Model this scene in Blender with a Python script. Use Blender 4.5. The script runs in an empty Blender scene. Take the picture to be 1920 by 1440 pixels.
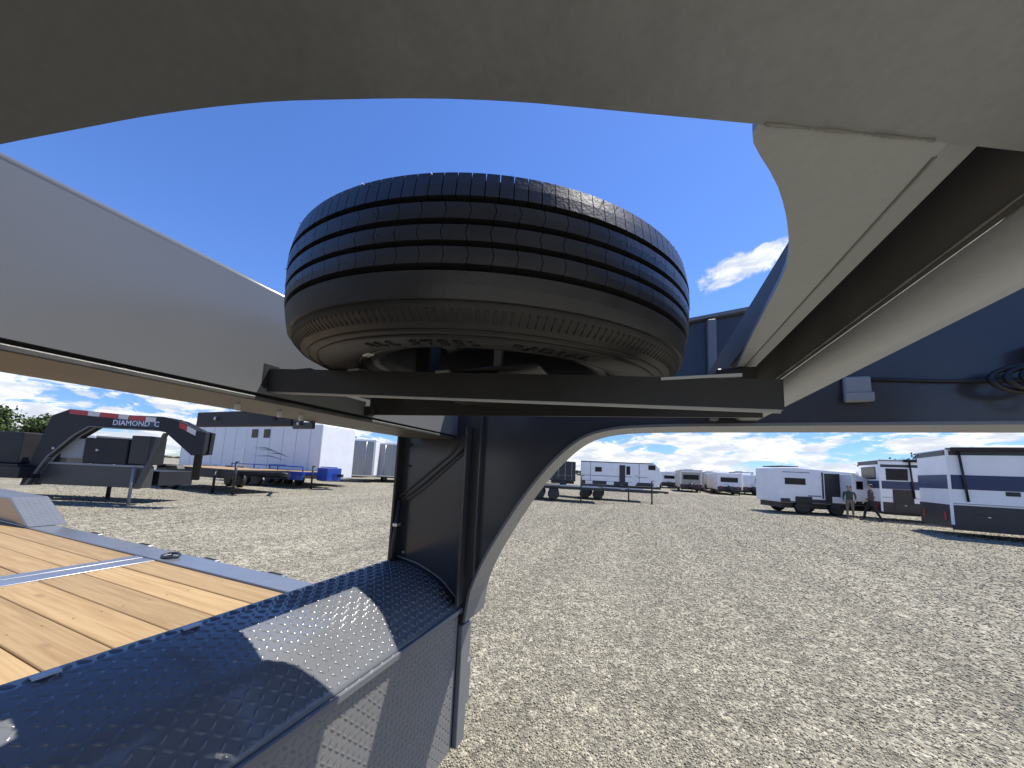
import bpy, bmesh, math, random
import numpy as np
from mathutils import Vector, Matrix, Euler
R = math.radians
rng = np.random.default_rng(7)
random.seed(7)
scene = bpy.context.scene
COL = scene.collection

# ------------------------------------------------------------------ camera
PITCH, ROLL, YAW = math.atan(72/638), math.atan(0.0447), R(21.543)
fw = Vector((-math.sin(YAW)*math.cos(PITCH), math.cos(YAW)*math.cos(PITCH), math.sin(PITCH)))
rt = Vector((math.cos(YAW), math.sin(YAW), 0)); up = rt.cross(fw)
r2 = rt*math.cos(ROLL) + up*math.sin(ROLL); u2 = -rt*math.sin(ROLL) + up*math.cos(ROLL)
cam_d = bpy.data.cameras.new('camera'); cam = bpy.data.objects.new('camera', cam_d); COL.objects.link(cam)
m = Matrix((r2, u2, -fw)).transposed().to_4x4(); m.translation = (0, 0, 1.7); cam.matrix_world = m
cam_d.sensor_width = 36; cam_d.sensor_fit = 'HORIZONTAL'; cam_d.lens = 638/1920*36
cam_d.shift_y = 90/1920; cam_d.clip_start = 0.02; cam_d.clip_end = 6000
scene.camera = cam

# ------------------------------------------------------------------ sky, sun, exposure
SUN = Vector((0.32, 0.345, 1.0)).normalized()
EL = math.asin(SUN.z); AZ = math.atan2(SUN.x, SUN.y)
w = bpy.data.worlds.new('World'); scene.world = w; w.use_nodes = True
nt = w.node_tree; N = nt.nodes; L = nt.links; N.clear()
def nd(t, **k):
    n = N.new(t)
    for a, b in k.items(): setattr(n, a, b)
    return n
sky = nd('ShaderNodeTexSky', sky_type='NISHITA'); sky.sun_disc = False
sky.sun_elevation = EL; sky.sun_rotation = AZ; sky.altitude = 900; sky.air_density = 1.0; sky.dust_density = 0.15; sky.ozone_density = 4.0
tc = nd('ShaderNodeTexCoord'); sep = nd('ShaderNodeSeparateXYZ'); L.new(tc.outputs['Generated'], sep.inputs[0])
def mth(op, a, b=None, c=None):
    n = nd('ShaderNodeMath', operation=op)
    for i, v in enumerate((a, b, c)):
        if v is None: continue
        if isinstance(v, (int, float)): n.inputs[i].default_value = v
        else: L.new(v, n.inputs[i])
    return n.outputs[0]
def mapr(v, a, b, c=0.0, d=1.0):
    n = nd('ShaderNodeMapRange'); n.interpolation_type = 'SMOOTHSTEP'
    L.new(v, n.inputs[0])
    for i, x in enumerate((a, b, c, d)): n.inputs[i+1].default_value = x
    return n.outputs[0]
zz = sep.outputs[2]
def vmul(vec, k):
    n = nd('ShaderNodeVectorMath', operation='MULTIPLY'); L.new(vec, n.inputs[0]); n.inputs[1].default_value = k; return n.outputs[0]
def vdot(vec, k):
    n = nd('ShaderNodeVectorMath', operation='DOT_PRODUCT'); L.new(vec, n.inputs[0]); n.inputs[1].default_value = k; return n.outputs['Value']
def noise(vec, scale, detail, rough=0.55, dist=0.0):
    n = nd('ShaderNodeTexNoise'); L.new(vec, n.inputs['Vector'])
    n.inputs['Scale'].default_value = scale; n.inputs['Detail'].default_value = detail
    n.inputs['Roughness'].default_value = rough; n.inputs['Distortion'].default_value = dist
    return n.outputs[0]
D = tc.outputs['Generated']
n1 = noise(vmul(D, (1, 1, 3.2)), 8.5, 12, 0.64, 0.25)          # fair-weather cumulus, packed towards the horizon
thr = mapr(zz, 0.06, 0.29, 0.405, 0.74)
low = mth('SUBTRACT', n1, thr)
dens = mapr(low, 0.0, 0.075)
n5 = noise(vmul(D, (1, 1, 4.0)), 16.0, 6, 0.55, 0.1)
shade = mapr(n5, 0.40, 0.62)
# one loose streak of cloud above the building line
n4 = noise(vmul(D, (1, 1, 1.3)), 17.0, 10, 0.66, 0.5)
ca = mth('DIVIDE', mth('SUBTRACT', vdot(D, (0.970, -0.244, 0.006)), 0.012), 0.15); cb_ = mth('DIVIDE', vdot(D, (-0.118, -0.466, 0.876)), 0.040)
cb2 = mth('SUBTRACT', cb_, mth('MULTIPLY', ca, 0.55))
rr_ = mth('ADD', mth('MULTIPLY', ca, ca), mth('MULTIPLY', cb2, cb2))
front_ = mapr(vdot(D, (0.211, 0.85, 0.483)), 0.5, 0.6)
st = mth('SUBTRACT', mth('ADD', mth('MULTIPLY', n4, 2.6), -0.45), rr_)
streak = mth('MULTIPLY', mapr(st, 0.15, 0.70), front_)
densall = mth('MAXIMUM', dens, mth('MULTIPLY', streak, 0.95))
ccol = nd('ShaderNodeMix', data_type='RGBA'); L.new(shade, ccol.inputs[0])
ccol.inputs[6].default_value = (6.0, 6.1, 6.25, 1); ccol.inputs[7].default_value = (4.0, 4.35, 5.0, 1)
hs_ = nd('ShaderNodeHueSaturation'); hs_.inputs['Saturation'].default_value = 1.14; hs_.inputs['Hue'].default_value = 0.509; hs_.inputs['Value'].default_value = 1.22; L.new(sky.outputs[0], hs_.inputs['Color'])
hz = nd('ShaderNodeMix', data_type='RGBA'); L.new(mapr(zz, 0.0, 0.42), hz.inputs[0]); hz.inputs[6].default_value = (0.36, 0.48, 0.66, 1); hz.inputs[7].default_value = (0.90, 0.96, 1.06, 1)
hzm = nd('ShaderNodeVectorMath', operation='MULTIPLY'); L.new(hs_.outputs[0], hzm.inputs[0]); L.new(hz.outputs[2], hzm.inputs[1])
mix = nd('ShaderNodeMix', data_type='RGBA'); L.new(densall, mix.inputs[0]); L.new(hzm.outputs[0], mix.inputs[6]); L.new(ccol.outputs[2], mix.inputs[7])
bg = nd('ShaderNodeBackground'); bg.inputs[1].default_value = 0.125; L.new(mix.outputs[2], bg.inputs[0])
wo = nd('ShaderNodeOutputWorld'); L.new(bg.outputs[0], wo.inputs[0])

sd = bpy.data.lights.new('sun', 'SUN'); sd.energy = 5.0; sd.angle = R(0.53); sd.color = (1.0, 0.95, 0.865)
so = bpy.data.objects.new('sun', sd); COL.objects.link(so); so.rotation_euler = (-SUN).to_track_quat('-Z', 'Y').to_euler(); so.location = (5, 8, 20)
vs = scene.view_settings
vs.view_transform = 'Standard'; vs.look = 'None'; vs.exposure = 0.53; vs.gamma = 1.0; vs.use_curve_mapping = False

# ------------------------------------------------------------------ materials
MATS = {}
def mat(name, col, rough=0.5, metal=0.0, noise_amt=0.0, noise_scale=8.0, bump=0.0, bump_scale=120.0, coat=0.0, spec=0.5, dirt=None, dirt_amt=0.0, dirt_scale=3.0):
    m = bpy.data.materials.new(name); m.use_nodes = True
    t = m.node_tree; b = t.nodes['Principled BSDF']
    b.inputs['Base Color'].default_value = (*col, 1); b.inputs['Roughness'].default_value = rough; b.inputs['Metallic'].default_value = metal
    b.inputs['Specular IOR Level'].default_value = spec
    if coat: b.inputs['Coat Weight'].default_value = coat; b.inputs['Coat Roughness'].default_value = 0.08
    tcn = t.nodes.new('ShaderNodeTexCoord')
    out = None
    if noise_amt or dirt:
        n = t.nodes.new('ShaderNodeTexNoise'); n.inputs['Scale'].default_value = noise_scale; n.inputs['Detail'].default_value = 6
        t.links.new(tcn.outputs['Object'], n.inputs['Vector'])
        mr = t.nodes.new('ShaderNodeMapRange'); mr.inputs[1].default_value = 0.3; mr.inputs[2].default_value = 0.7
        mr.inputs[3].default_value = 1-noise_amt; mr.inputs[4].default_value = 1+noise_amt
        t.links.new(n.outputs[0], mr.inputs[0])
        mx = t.nodes.new('ShaderNodeVectorMath'); mx.operation = 'SCALE'; mx.inputs[0].default_value = col
        t.links.new(mr.outputs[0], mx.inputs['Scale']); out = mx.outputs[0]
        rr = t.nodes.new('ShaderNodeMapRange'); rr.inputs[3].default_value = max(0.03, rough*0.8); rr.inputs[4].default_value = min(1, rough*1.25)
        t.links.new(n.outputs[0], rr.inputs[0]); t.links.new(rr.outputs[0], b.inputs['Roughness'])
        if dirt:
            n3 = t.nodes.new('ShaderNodeTexNoise'); n3.inputs['Scale'].default_value = dirt_scale; n3.inputs['Detail'].default_value = 8; n3.inputs['Roughness'].default_value = 0.65
            t.links.new(tcn.outputs['Object'], n3.inputs['Vector'])
            m3 = t.nodes.new('ShaderNodeMapRange'); m3.inputs[1].default_value = 0.42; m3.inputs[2].default_value = 0.68; m3.inputs[4].default_value = dirt_amt
            t.links.new(n3.outputs[0], m3.inputs[0])
            mc = t.nodes.new('ShaderNodeMix'); mc.data_type = 'RGBA'; mc.inputs[7].default_value = (*dirt, 1)
            t.links.new(m3.outputs[0], mc.inputs[0]); t.links.new(out, mc.inputs[6]); out = mc.outputs[2]
        t.links.new(out, b.inputs['Base Color'])
    if bump:
        n2_ = t.nodes.new('ShaderNodeTexNoise'); n2_.inputs['Scale'].default_value = bump_scale; n2_.inputs['Detail'].default_value = 3
        t.links.new(tcn.outputs['Object'], n2_.inputs['Vector'])
        bp = t.nodes.new('ShaderNodeBump'); bp.inputs['Strength'].default_value = bump; bp.inputs['Distance'].default_value = 0.002
        t.links.new(n2_.outputs[0], bp.inputs['Height']); t.links.new(bp.outputs[0], b.inputs['Normal'])
    MATS[name] = m
    return m
BEAMP = mat('grey_beam_paint', (0.175, 0.183, 0.188), 0.25, noise_amt=0.04, noise_scale=3, bump=0.05, bump_scale=260)
SHADEP = mat('shade_dark_paint', (0.045, 0.047, 0.052), 0.20, noise_amt=0.06, noise_scale=4, bump=0.08, bump_scale=240)  # darker copy of grey paint: shade on the inner neck faces set in colour
PAINT = mat('grey_paint', (0.165, 0.172, 0.178), 0.28, noise_amt=0.05, noise_scale=5, bump=0.10, bump_scale=260, dirt=(0.20, 0.185, 0.16), dirt_amt=0.25, dirt_scale=4)
PAINT_D = mat('dusty_bounce_paint', (0.385, 0.403, 0.402), 0.42, noise_amt=0.05, noise_scale=120, bump=0.2, bump_scale=190, dirt=(0.43, 0.435, 0.42), dirt_amt=0.35, dirt_scale=9)  # lighter copy of grey paint: gravel bounce put into the colour, plus dusty flecks
TREADP = mat('diamond_plate_paint', (0.148, 0.155, 0.163), 0.16, noise_amt=0.04, noise_scale=6, bump=0.04, bump_scale=300)
FRONTP = mat('textured_panel_paint', (0.185, 0.185, 0.18), 0.35, noise_amt=0.06, noise_scale=6, bump=0.3, bump_scale=170, dirt=(0.22, 0.2, 0.17), dirt_amt=0.3)
BARM = mat('black_steel', (0.030, 0.029, 0.028), 0.42, noise_amt=0.15, noise_scale=9, bump=0.1, bump_scale=200)
LIPM = mat('stained_steel', (0.088, 0.09, 0.09), 0.5, metal=0.3, noise_amt=0.25, noise_scale=18, bump=0.3, bump_scale=120, dirt=(0.125, 0.12, 0.108), dirt_amt=0.8, dirt_scale=9)
SHADEM = mat('recess_shade_grey', (0.165, 0.162, 0.15), 0.6, noise_amt=0.12, noise_scale=12, bump=0.2, bump_scale=150)  # grey toned for the recess: its shade and warm bounce put into the colour
BLKP = mat('black_trailer_paint', (0.022, 0.022, 0.024), 0.55, spec=0.3, noise_amt=0.1, noise_scale=3)
WELD = mat('weld_bead', (0.24, 0.235, 0.22), 0.4, noise_amt=0.2, noise_scale=40, bump=0.6, bump_scale=160)
GALV = mat('bright_steel', (0.6, 0.6, 0.58), 0.35, metal=0.8)
RUB = mat('tyre_rubber', (0.016, 0.016, 0.017), 0.5, noise_amt=0.15, noise_scale=18, bump=0.12, bump_scale=220, dirt=(0.045, 0.038, 0.029), dirt_amt=0.5, dirt_scale=6)
RUBT = mat('tyre_tread_rubber', (0.027, 0.027, 0.029), 0.36, spec=0.65, noise_amt=0.2, noise_scale=22, bump=0.15, bump_scale=260)
RUBL = mat('moulded_letter_rubber', (0.010, 0.010, 0.010), 0.5)
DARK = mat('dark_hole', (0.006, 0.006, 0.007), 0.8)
BLACK = mat('black_plastic', (0.015, 0.015, 0.016), 0.45)
CHARL = mat('charcoal_panel', (0.05, 0.051, 0.053), 0.4, noise_amt=0.1, noise_scale=3)
GLASS = mat('tinted_glass', (0.008, 0.009, 0.011), 0.12, spec=0.22)
WHITE = mat('white_fibreglass', (0.86, 0.86, 0.85), 0.3, noise_amt=0.03, noise_scale=2, dirt=(0.5, 0.48, 0.43), dirt_amt=0.15, dirt_scale=1.2)
WHITE2 = mat('white_aluminium_skin', (0.80, 0.80, 0.80), 0.35, noise_amt=0.04, noise_scale=2)
GREYSKIN = mat('grey_skin', (0.25, 0.26, 0.27), 0.4, noise_amt=0.06, noise_scale=2)
TANSKIN = mat('tan_skin', (0.42, 0.36, 0.29), 0.4, noise_amt=0.05, noise_scale=2)
CHAR = mat('charcoal_paint', (0.026, 0.027, 0.030), 0.42, noise_amt=0.1, noise_scale=3)
NAVY = mat('navy_stripe', (0.016, 0.034, 0.095), 0.4)
BLUEP = mat('royal_blue_paint', (0.015, 0.055, 0.30), 0.3, coat=0.4)
RED = mat('red_reflective_tape', (0.42, 0.03, 0.03), 0.4)
SILV = mat('white_reflective_tape', (0.62, 0.60, 0.58), 0.4)
CHROME = mat('bright_wheel', (0.6, 0.6, 0.6), 0.25, metal=0.9)
GRAPH = mat('grey_graphic', (0.16, 0.17, 0.19), 0.4)
LETW = mat('white_lettering', (0.75, 0.75, 0.75), 0.4)
BARK = mat('bark', (0.09, 0.07, 0.05), 0.9, noise_amt=0.2)
LEAF = mat('leaves', (0.065, 0.10, 0.022), 0.6, noise_amt=0.35, noise_scale=1.5)
LEAFD = mat('dark_leaves', (0.035, 0.055, 0.022), 0.6, noise_amt=0.35, noise_scale=0.5)
SKIN = mat('skin', (0.42, 0.27, 0.19), 0.5)
SHIRT1 = mat('olive_shirt', (0.05, 0.07, 0.05), 0.8); PANTS1 = mat('tan_trousers', (0.20, 0.16, 0.12), 0.8)
SHIRT2 = mat('maroon_shirt', (0.10, 0.06, 0.06), 0.8); PANTS2 = mat('black_trousers', (0.012, 0.012, 0.015), 0.8)
HAIR = mat('brown_hair', (0.03, 0.02, 0.012), 0.7); SHOE = mat('shoes', (0.02, 0.02, 0.02), 0.6)

def wood_material(name, base, alt):
    m = bpy.data.materials.new(name); m.use_nodes = True; t = m.node_tree; nn = t.nodes; ll = t.links
    b = nn['Principled BSDF']; b.inputs['Roughness'].default_value = 0.62
    tcn = nn.new('ShaderNodeTexCoord'); oi = nn.new('ShaderNodeObjectInfo')
    ad = nn.new('ShaderNodeVectorMath'); ad.operation = 'MULTIPLY_ADD'
    cb = nn.new('ShaderNodeCombineXYZ'); ll.new(oi.outputs['Random'], cb.inputs[0]); ll.new(oi.outputs['Random'], cb.inputs[1])
    ad.inputs[1].default_value = (37, 91, 0); ll.new(cb.outputs[0], ad.inputs[0]); ll.new(tcn.outputs['Object'], ad.inputs[2])
    mp = nn.new('ShaderNodeMapping'); mp.inputs['Scale'].default_value = (0.9, 26, 26); ll.new(ad.outputs[0], mp.inputs[0])
    n = nn.new('ShaderNodeTexNoise'); n.inputs['Scale'].default_value = 1.6; n.inputs['Detail'].default_value = 7; n.inputs['Distortion'].default_value = 0.9
    ll.new(mp.outputs[0], n.inputs['Vector'])
    cr = nn.new('ShaderNodeValToRGB'); cr.color_ramp.elements[0].position = 0.34; cr.color_ramp.elements[0].color = (*alt, 1)
    cr.color_ramp.elements[1].position = 0.62; cr.color_ramp.elements[1].color = (*base, 1); ll.new(n.outputs[0], cr.inputs[0])
    # knots
    mp2 = nn.new('ShaderNodeMapping'); mp2.inputs['Scale'].default_value = (1.6, 5.5, 1); ll.new(ad.outputs[0], mp2.inputs[0])
    v = nn.new('ShaderNodeTexVoronoi'); v.inputs['Scale'].default_value = 1.0; ll.new(mp2.outputs[0], v.inputs['Vector'])
    kr = nn.new('ShaderNodeMapRange'); kr.inputs[1].default_value = 0.05; kr.inputs[2].default_value = 0.11; kr.inputs[3].default_value = 0.45; kr.inputs[4].default_value = 0
    ll.new(v.outputs['Distance'], kr.inputs[0])
    mk = nn.new('ShaderNodeMix'); mk.data_type = 'RGBA'; mk.inputs[7].default_value = (0.16, 0.075, 0.03, 1)
    ll.new(kr.outputs[0], mk.inputs[0]); ll.new(cr.outputs[0], mk.inputs[6])
    hs = nn.new('ShaderNodeHueSaturation'); ll.new(mk.outputs[2], hs.inputs['Color'])
    vr = nn.new('ShaderNodeMapRange'); vr.inputs[3].default_value = 0.78; vr.inputs[4].default_value = 1.12; ll.new(oi.outputs['Random'], vr.inputs[0]); ll.new(vr.outputs[0], hs.inputs['Value'])
    ll.new(hs.outputs[0], b.inputs['Base Color'])
    bp = nn.new('ShaderNodeBump'); bp.inputs['Strength'].default_value = 0.25; bp.inputs['Distance'].default_value = 0.002
    ll.new(n.outputs[0], bp.inputs['Height']); ll.new(bp.outputs[0], b.inputs['Normal'])
    return m
def shaded_neck_material():
    # grey paint with bounce light put into the colour, fading raggedly into shade rearwards
    m = bpy.data.materials.new('bounce_gradient_paint'); m.use_nodes = True; t = m.node_tree; nn = t.nodes; ll = t.links
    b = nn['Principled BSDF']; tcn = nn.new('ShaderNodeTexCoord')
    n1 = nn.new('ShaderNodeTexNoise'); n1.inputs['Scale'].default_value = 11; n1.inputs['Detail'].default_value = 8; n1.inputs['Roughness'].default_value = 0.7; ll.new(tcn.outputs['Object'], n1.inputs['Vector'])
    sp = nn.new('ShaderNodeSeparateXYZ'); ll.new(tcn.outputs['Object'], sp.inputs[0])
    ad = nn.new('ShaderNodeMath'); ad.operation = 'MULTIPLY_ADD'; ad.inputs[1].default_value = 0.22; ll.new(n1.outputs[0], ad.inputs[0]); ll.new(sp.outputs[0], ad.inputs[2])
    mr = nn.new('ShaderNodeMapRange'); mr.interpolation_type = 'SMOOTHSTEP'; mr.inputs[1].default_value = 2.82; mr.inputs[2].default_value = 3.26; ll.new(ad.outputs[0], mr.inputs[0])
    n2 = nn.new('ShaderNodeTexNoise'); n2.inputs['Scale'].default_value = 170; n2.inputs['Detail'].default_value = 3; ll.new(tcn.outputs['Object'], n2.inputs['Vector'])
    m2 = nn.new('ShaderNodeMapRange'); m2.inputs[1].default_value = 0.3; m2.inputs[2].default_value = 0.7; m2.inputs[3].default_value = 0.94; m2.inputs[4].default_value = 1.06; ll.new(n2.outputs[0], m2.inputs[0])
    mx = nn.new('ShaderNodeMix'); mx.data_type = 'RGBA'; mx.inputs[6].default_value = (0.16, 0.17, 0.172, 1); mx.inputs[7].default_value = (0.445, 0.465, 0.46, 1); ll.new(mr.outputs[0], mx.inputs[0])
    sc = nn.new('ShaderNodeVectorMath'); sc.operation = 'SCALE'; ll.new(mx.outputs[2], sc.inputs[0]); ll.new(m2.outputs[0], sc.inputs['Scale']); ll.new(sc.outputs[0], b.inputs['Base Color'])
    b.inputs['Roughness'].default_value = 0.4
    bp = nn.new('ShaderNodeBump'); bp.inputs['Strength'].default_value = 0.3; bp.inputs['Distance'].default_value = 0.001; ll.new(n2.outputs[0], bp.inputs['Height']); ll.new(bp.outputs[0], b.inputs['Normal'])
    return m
NECKP = shaded_neck_material()
WOOD = wood_material('pine_boards', (0.40, 0.268, 0.118), (0.31, 0.192, 0.075))

def gravel_material():
    m = bpy.data.materials.new('gravel_ground'); m.use_nodes = True; t = m.node_tree; nn = t.nodes; ll = t.links
    b = nn['Principled BSDF']; b.inputs['Roughness'].default_value = 0.9; b.inputs['Specular IOR Level'].default_value = 0.2
    tcn = nn.new('ShaderNodeTexCoord')
    v = nn.new('ShaderNodeTexVoronoi'); v.inputs['Scale'].default_value = 46; ll.new(tcn.outputs['Object'], v.inputs['Vector'])
    cr = nn.new('ShaderNodeValToRGB'); e = cr.color_ramp.elements
    e[0].position = 0.0; e[0].color = (0.14, 0.134, 0.12, 1); e[1].position = 1; e[1].color = (0.55, 0.52, 0.445, 1)
    for p, c in ((0.2, (0.24, 0.228, 0.19)), (0.45, (0.345, 0.323, 0.265)), (0.8, (0.43, 0.405, 0.335))):
        x = e.new(p); x.color = (*c, 1)
    sp = nn.new('ShaderNodeSeparateColor'); ll.new(v.outputs['Color'], sp.inputs[0]); ll.new(sp.outputs[0], cr.inputs[0])
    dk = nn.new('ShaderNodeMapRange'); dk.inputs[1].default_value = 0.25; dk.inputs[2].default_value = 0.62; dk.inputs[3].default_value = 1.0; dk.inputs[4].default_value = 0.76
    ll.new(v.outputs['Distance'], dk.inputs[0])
    # a second, coarser layer of stones keeps the speckle readable far off
    v2 = nn.new('ShaderNodeTexVoronoi'); v2.inputs['Scale'].default_value = 13; ll.new(tcn.outputs['Object'], v2.inputs['Vector'])
    sp2 = nn.new('ShaderNodeSeparateColor'); ll.new(v2.outputs['Color'], sp2.inputs[0])
    m2 = nn.new('ShaderNodeMapRange'); m2.inputs[3].default_value = 0.70; m2.inputs[4].default_value = 1.25; ll.new(sp2.outputs[1], m2.inputs[0])
    # broad patches and wheel tracks running away along the lane
    n1 = nn.new('ShaderNodeTexNoise'); n1.inputs['Scale'].default_value = 0.35; n1.inputs['Detail'].default_value = 6; ll.new(tcn.outputs['Object'], n1.inputs['Vector'])
    m1 = nn.new('ShaderNodeMapRange'); m1.inputs[1].default_value = 0.3; m1.inputs[2].default_value = 0.7; m1.inputs[3].default_value = 0.88; m1.inputs[4].default_value = 1.10; ll.new(n1.outputs[0], m1.inputs[0])
    mp = nn.new('ShaderNodeMapping'); mp.inputs['Scale'].default_value = (1.7, 0.05, 1); mp.inputs['Rotation'].default_value = (0, 0, R(-8)); ll.new(tcn.outputs['Object'], mp.inputs[0])
    n3 = nn.new('ShaderNodeTexNoise'); n3.inputs['Scale'].default_value = 1.0; n3.inputs['Detail'].default_value = 3; ll.new(mp.outputs[0], n3.inputs['Vector'])
    m3 = nn.new('ShaderNodeMapRange'); m3.inputs[1].default_value = 0.35; m3.inputs[2].default_value = 0.65; m3.inputs[3].default_value = 0.88; m3.inputs[4].default_value = 1.07; ll.new(n3.outputs[0], m3.inputs[0])
    def mul(a, b_):
        x = nn.new('ShaderNodeMath'); x.operation = 'MULTIPLY'; ll.new(a, x.inputs[0]); ll.new(b_, x.inputs[1]); return x.outputs[0]
    tint = nn.new('ShaderNodeVectorMath'); tint.operation = 'MULTIPLY'; tint.inputs[1].default_value = (0.85, 0.825, 0.735); ll.new(cr.outputs[0], tint.inputs[0])
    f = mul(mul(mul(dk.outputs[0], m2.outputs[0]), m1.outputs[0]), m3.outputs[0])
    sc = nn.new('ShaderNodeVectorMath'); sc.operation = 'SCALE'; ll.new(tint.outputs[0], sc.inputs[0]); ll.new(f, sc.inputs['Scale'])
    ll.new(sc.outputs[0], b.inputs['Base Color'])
    bp = nn.new('ShaderNodeBump'); bp.inputs['Strength'].default_value = 0.9; bp.inputs['Distance'].default_value = 0.012; bp.invert = True
    ll.new(v.outputs['Distance'], bp.inputs['Height']); ll.new(bp.outputs[0], b.inputs['Normal'])
    return m
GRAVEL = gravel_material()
def stone_material():
    m = bpy.data.materials.new('gravel_stones'); m.use_nodes = True; t = m.node_tree
    b = t.nodes['Principled BSDF']; b.inputs['Roughness'].default_value = 0.85; b.inputs['Specular IOR Level'].default_value = 0.25
    a = t.nodes.new('ShaderNodeAttribute'); a.attribute_name = 'stone'; t.links.new(a.outputs['Color'], b.inputs['Base Color'])
    return m
STONE = stone_material()

# ------------------------------------------------------------------ helpers
def link(name, me, material, parent=None, off=True):
    o = bpy.data.objects.new(name, me); COL.objects.link(o)
    if material is not None: me.materials.append(material)
    if parent is not None:
        o.parent = parent
    return o
def tag(o, label, cat, group=None):
    o['label'] = label; o['category'] = cat
    if group: o['group'] = group
    return o
def thing(name, label, cat, loc=(0, 0, 0), yaw=0.0, group=None):
    o = bpy.data.objects.new(name, None); COL.objects.link(o); o.location = loc; o.rotation_euler = (0, 0, yaw); o.empty_display_size = 0.2
    return tag(o, label, cat, group)
ORIGIN = [Vector((0, 0, 0))]     # parts of a thing are given in world or local numbers minus this
def from_bm(name, bm, material, parent, smooth=False):
    bmesh.ops.translate(bm, verts=bm.verts, vec=-ORIGIN[0])
    bmesh.ops.recalc_face_normals(bm, faces=bm.faces)
    me = bpy.data.meshes.new(name); bm.to_mesh(me); bm.free()
    if smooth:
        me.polygons.foreach_set('use_smooth', [True]*len(me.polygons))
    return link(name, me, material, parent)
def add_box(bm, x0, x1, y0, y1, z0, z1):
    r = bmesh.ops.create_cube(bm, size=1)
    for v in r['verts']:
        v.co = Vector(((x0+x1)/2+v.co.x*(x1-x0), (y0+y1)/2+v.co.y*(y1-y0), (z0+z1)/2+v.co.z*(z1-z0)))
    return r['verts']
def bev(bm, w, seg=1):
    if w: bmesh.ops.bevel(bm, geom=[e for e in bm.edges], offset=w, segments=seg, affect='EDGES', profile=0.5, clamp_overlap=True)
def box(name, x, y, z, material, parent, bevel=0.0, seg=1):
    bm = bmesh.new(); add_box(bm, x[0], x[1], y[0], y[1], z[0], z[1]); bev(bm, bevel, seg)
    return from_bm(name, bm, material, parent)
def prism(name, pts, a, b, material, parent, axis='Y', bevel=0.0, seg=1, smooth=False):
    """polygon extruded: axis Y: pts are (x,z); axis Z: pts are (x,y); axis X: pts are (y,z)"""
    bm = bmesh.new()
    def P(p, t):
        return {'Y': (p[0], t, p[1]), 'Z': (p[0], p[1], t), 'X': (t, p[0], p[1])}[axis]
    va = [bm.verts.new(P(p, a)) for p in pts]; vb = [bm.verts.new(P(p, b)) for p in pts]
    bm.faces.new(va); bm.faces.new(vb[::-1])
    n = len(pts)
    for i in range(n): bm.faces.new((va[i], vb[i], vb[(i+1) % n], va[(i+1) % n]))
    bmesh.ops.recalc_face_normals(bm, faces=bm.faces); bev(bm, bevel, seg)
    return from_bm(name, bm, material, parent, smooth)
def sheet(name, line, a, b, thick, material, parent, axis='Y', smooth=False):
    """open profile line thickened, extruded between a and b"""
    pts = [Vector(p) for p in line]; nrm = []
    for i, p in enumerate(pts):
        d = (pts[min(i+1, len(pts)-1)]-pts[max(i-1, 0)]).normalized(); nrm.append(Vector((-d.y, d.x)))
    return prism(name, [tuple(p) for p in pts]+[tuple(p+n*thick) for p, n in reversed(list(zip(pts, nrm)))], a, b, material, parent, axis, smooth=smooth)
def tube(name, pts, r, material, parent, n=8, closed=False):
    bm = bmesh.new(); pts = [Vector(p) for p in pts]; rings = []
    k = len(pts)
    for i, p in enumerate(pts):
        if closed: d = (pts[(i+1) % k]-pts[i-1]).normalized()
        else: d = (pts[min(i+1, k-1)]-pts[max(i-1, 0)]).normalized()
        a = d.orthogonal().normalized() if abs(d.z) > 0.95 else d.cross(Vector((0, 0, 1))).normalized()
        b_ = d.cross(a)
        rr = r[i] if isinstance(r, (list, tuple)) else r
        rings.append([bm.verts.new(p+(a*math.cos(2*math.pi*j/n)+b_*math.sin(2*math.pi*j/n))*rr) for j in range(n)])
    for i in range(k if closed else k-1):
        A, B = rings[i], rings[(i+1) % k]
        for j in range(n): bm.faces.new((A[j], A[(j+1) % n], B[(j+1) % n], B[j]))
    if not closed: bm.faces.new(rings[0]); bm.faces.new(rings[-1])
    return from_bm(name, bm, material, parent, True)
def lathe(name, prof, n, material, parent, axis='Z', centre=(0, 0, 0), smooth=True, closed=False):
    bm = bmesh.new(); c = Vector(centre); rings = []
    for (r, h) in prof:
        ring = []
        for j in range(n):
            a = 2*math.pi*j/n
            v = Vector((r*math.cos(a), r*math.sin(a), h))
            if axis == 'Y': v = Vector((v.x, v.z, v.y))
            if axis == 'X': v = Vector((v.z, v.x, v.y))
            ring.append(bm.verts.new(v+c))
        rings.append(ring)
    k = len(rings)
    for i in range(k if closed else k-1):
        A, B = rings[i], rings[(i+1) % k]
        for j in range(n): bm.faces.new((A[j], A[(j+1) % n], B[(j+1) % n], B[j]))
    if not closed:
        bm.faces.new(rings[0]); bm.faces.new(rings[-1])
    return from_bm(name, bm, material, parent, smooth)
def text_mesh(s, size, depth=0.002):
    c = bpy.data.curves.new('txt', 'FONT'); c.body = s; c.size = size; c.extrude = depth; c.align_x = 'CENTER'; c.resolution_u = 2
    o = bpy.data.objects.new('txt', c); COL.objects.link(o)
    bpy.context.view_layer.update()
    me = bpy.data.meshes.new_from_object(o.evaluated_get(bpy.context.evaluated_depsgraph_get()))
    bpy.data.objects.remove(o); bpy.data.curves.remove(c)
    return me
def sm(x, a, b):
    t = min(1, max(0, (x-a)/(b-a))); return t*t*(3-2*t)
def gz(x):            # the yard rises gently towards the rear of the big trailer
    return 0.30*sm(-x, 3.5, 12.5)

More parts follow.
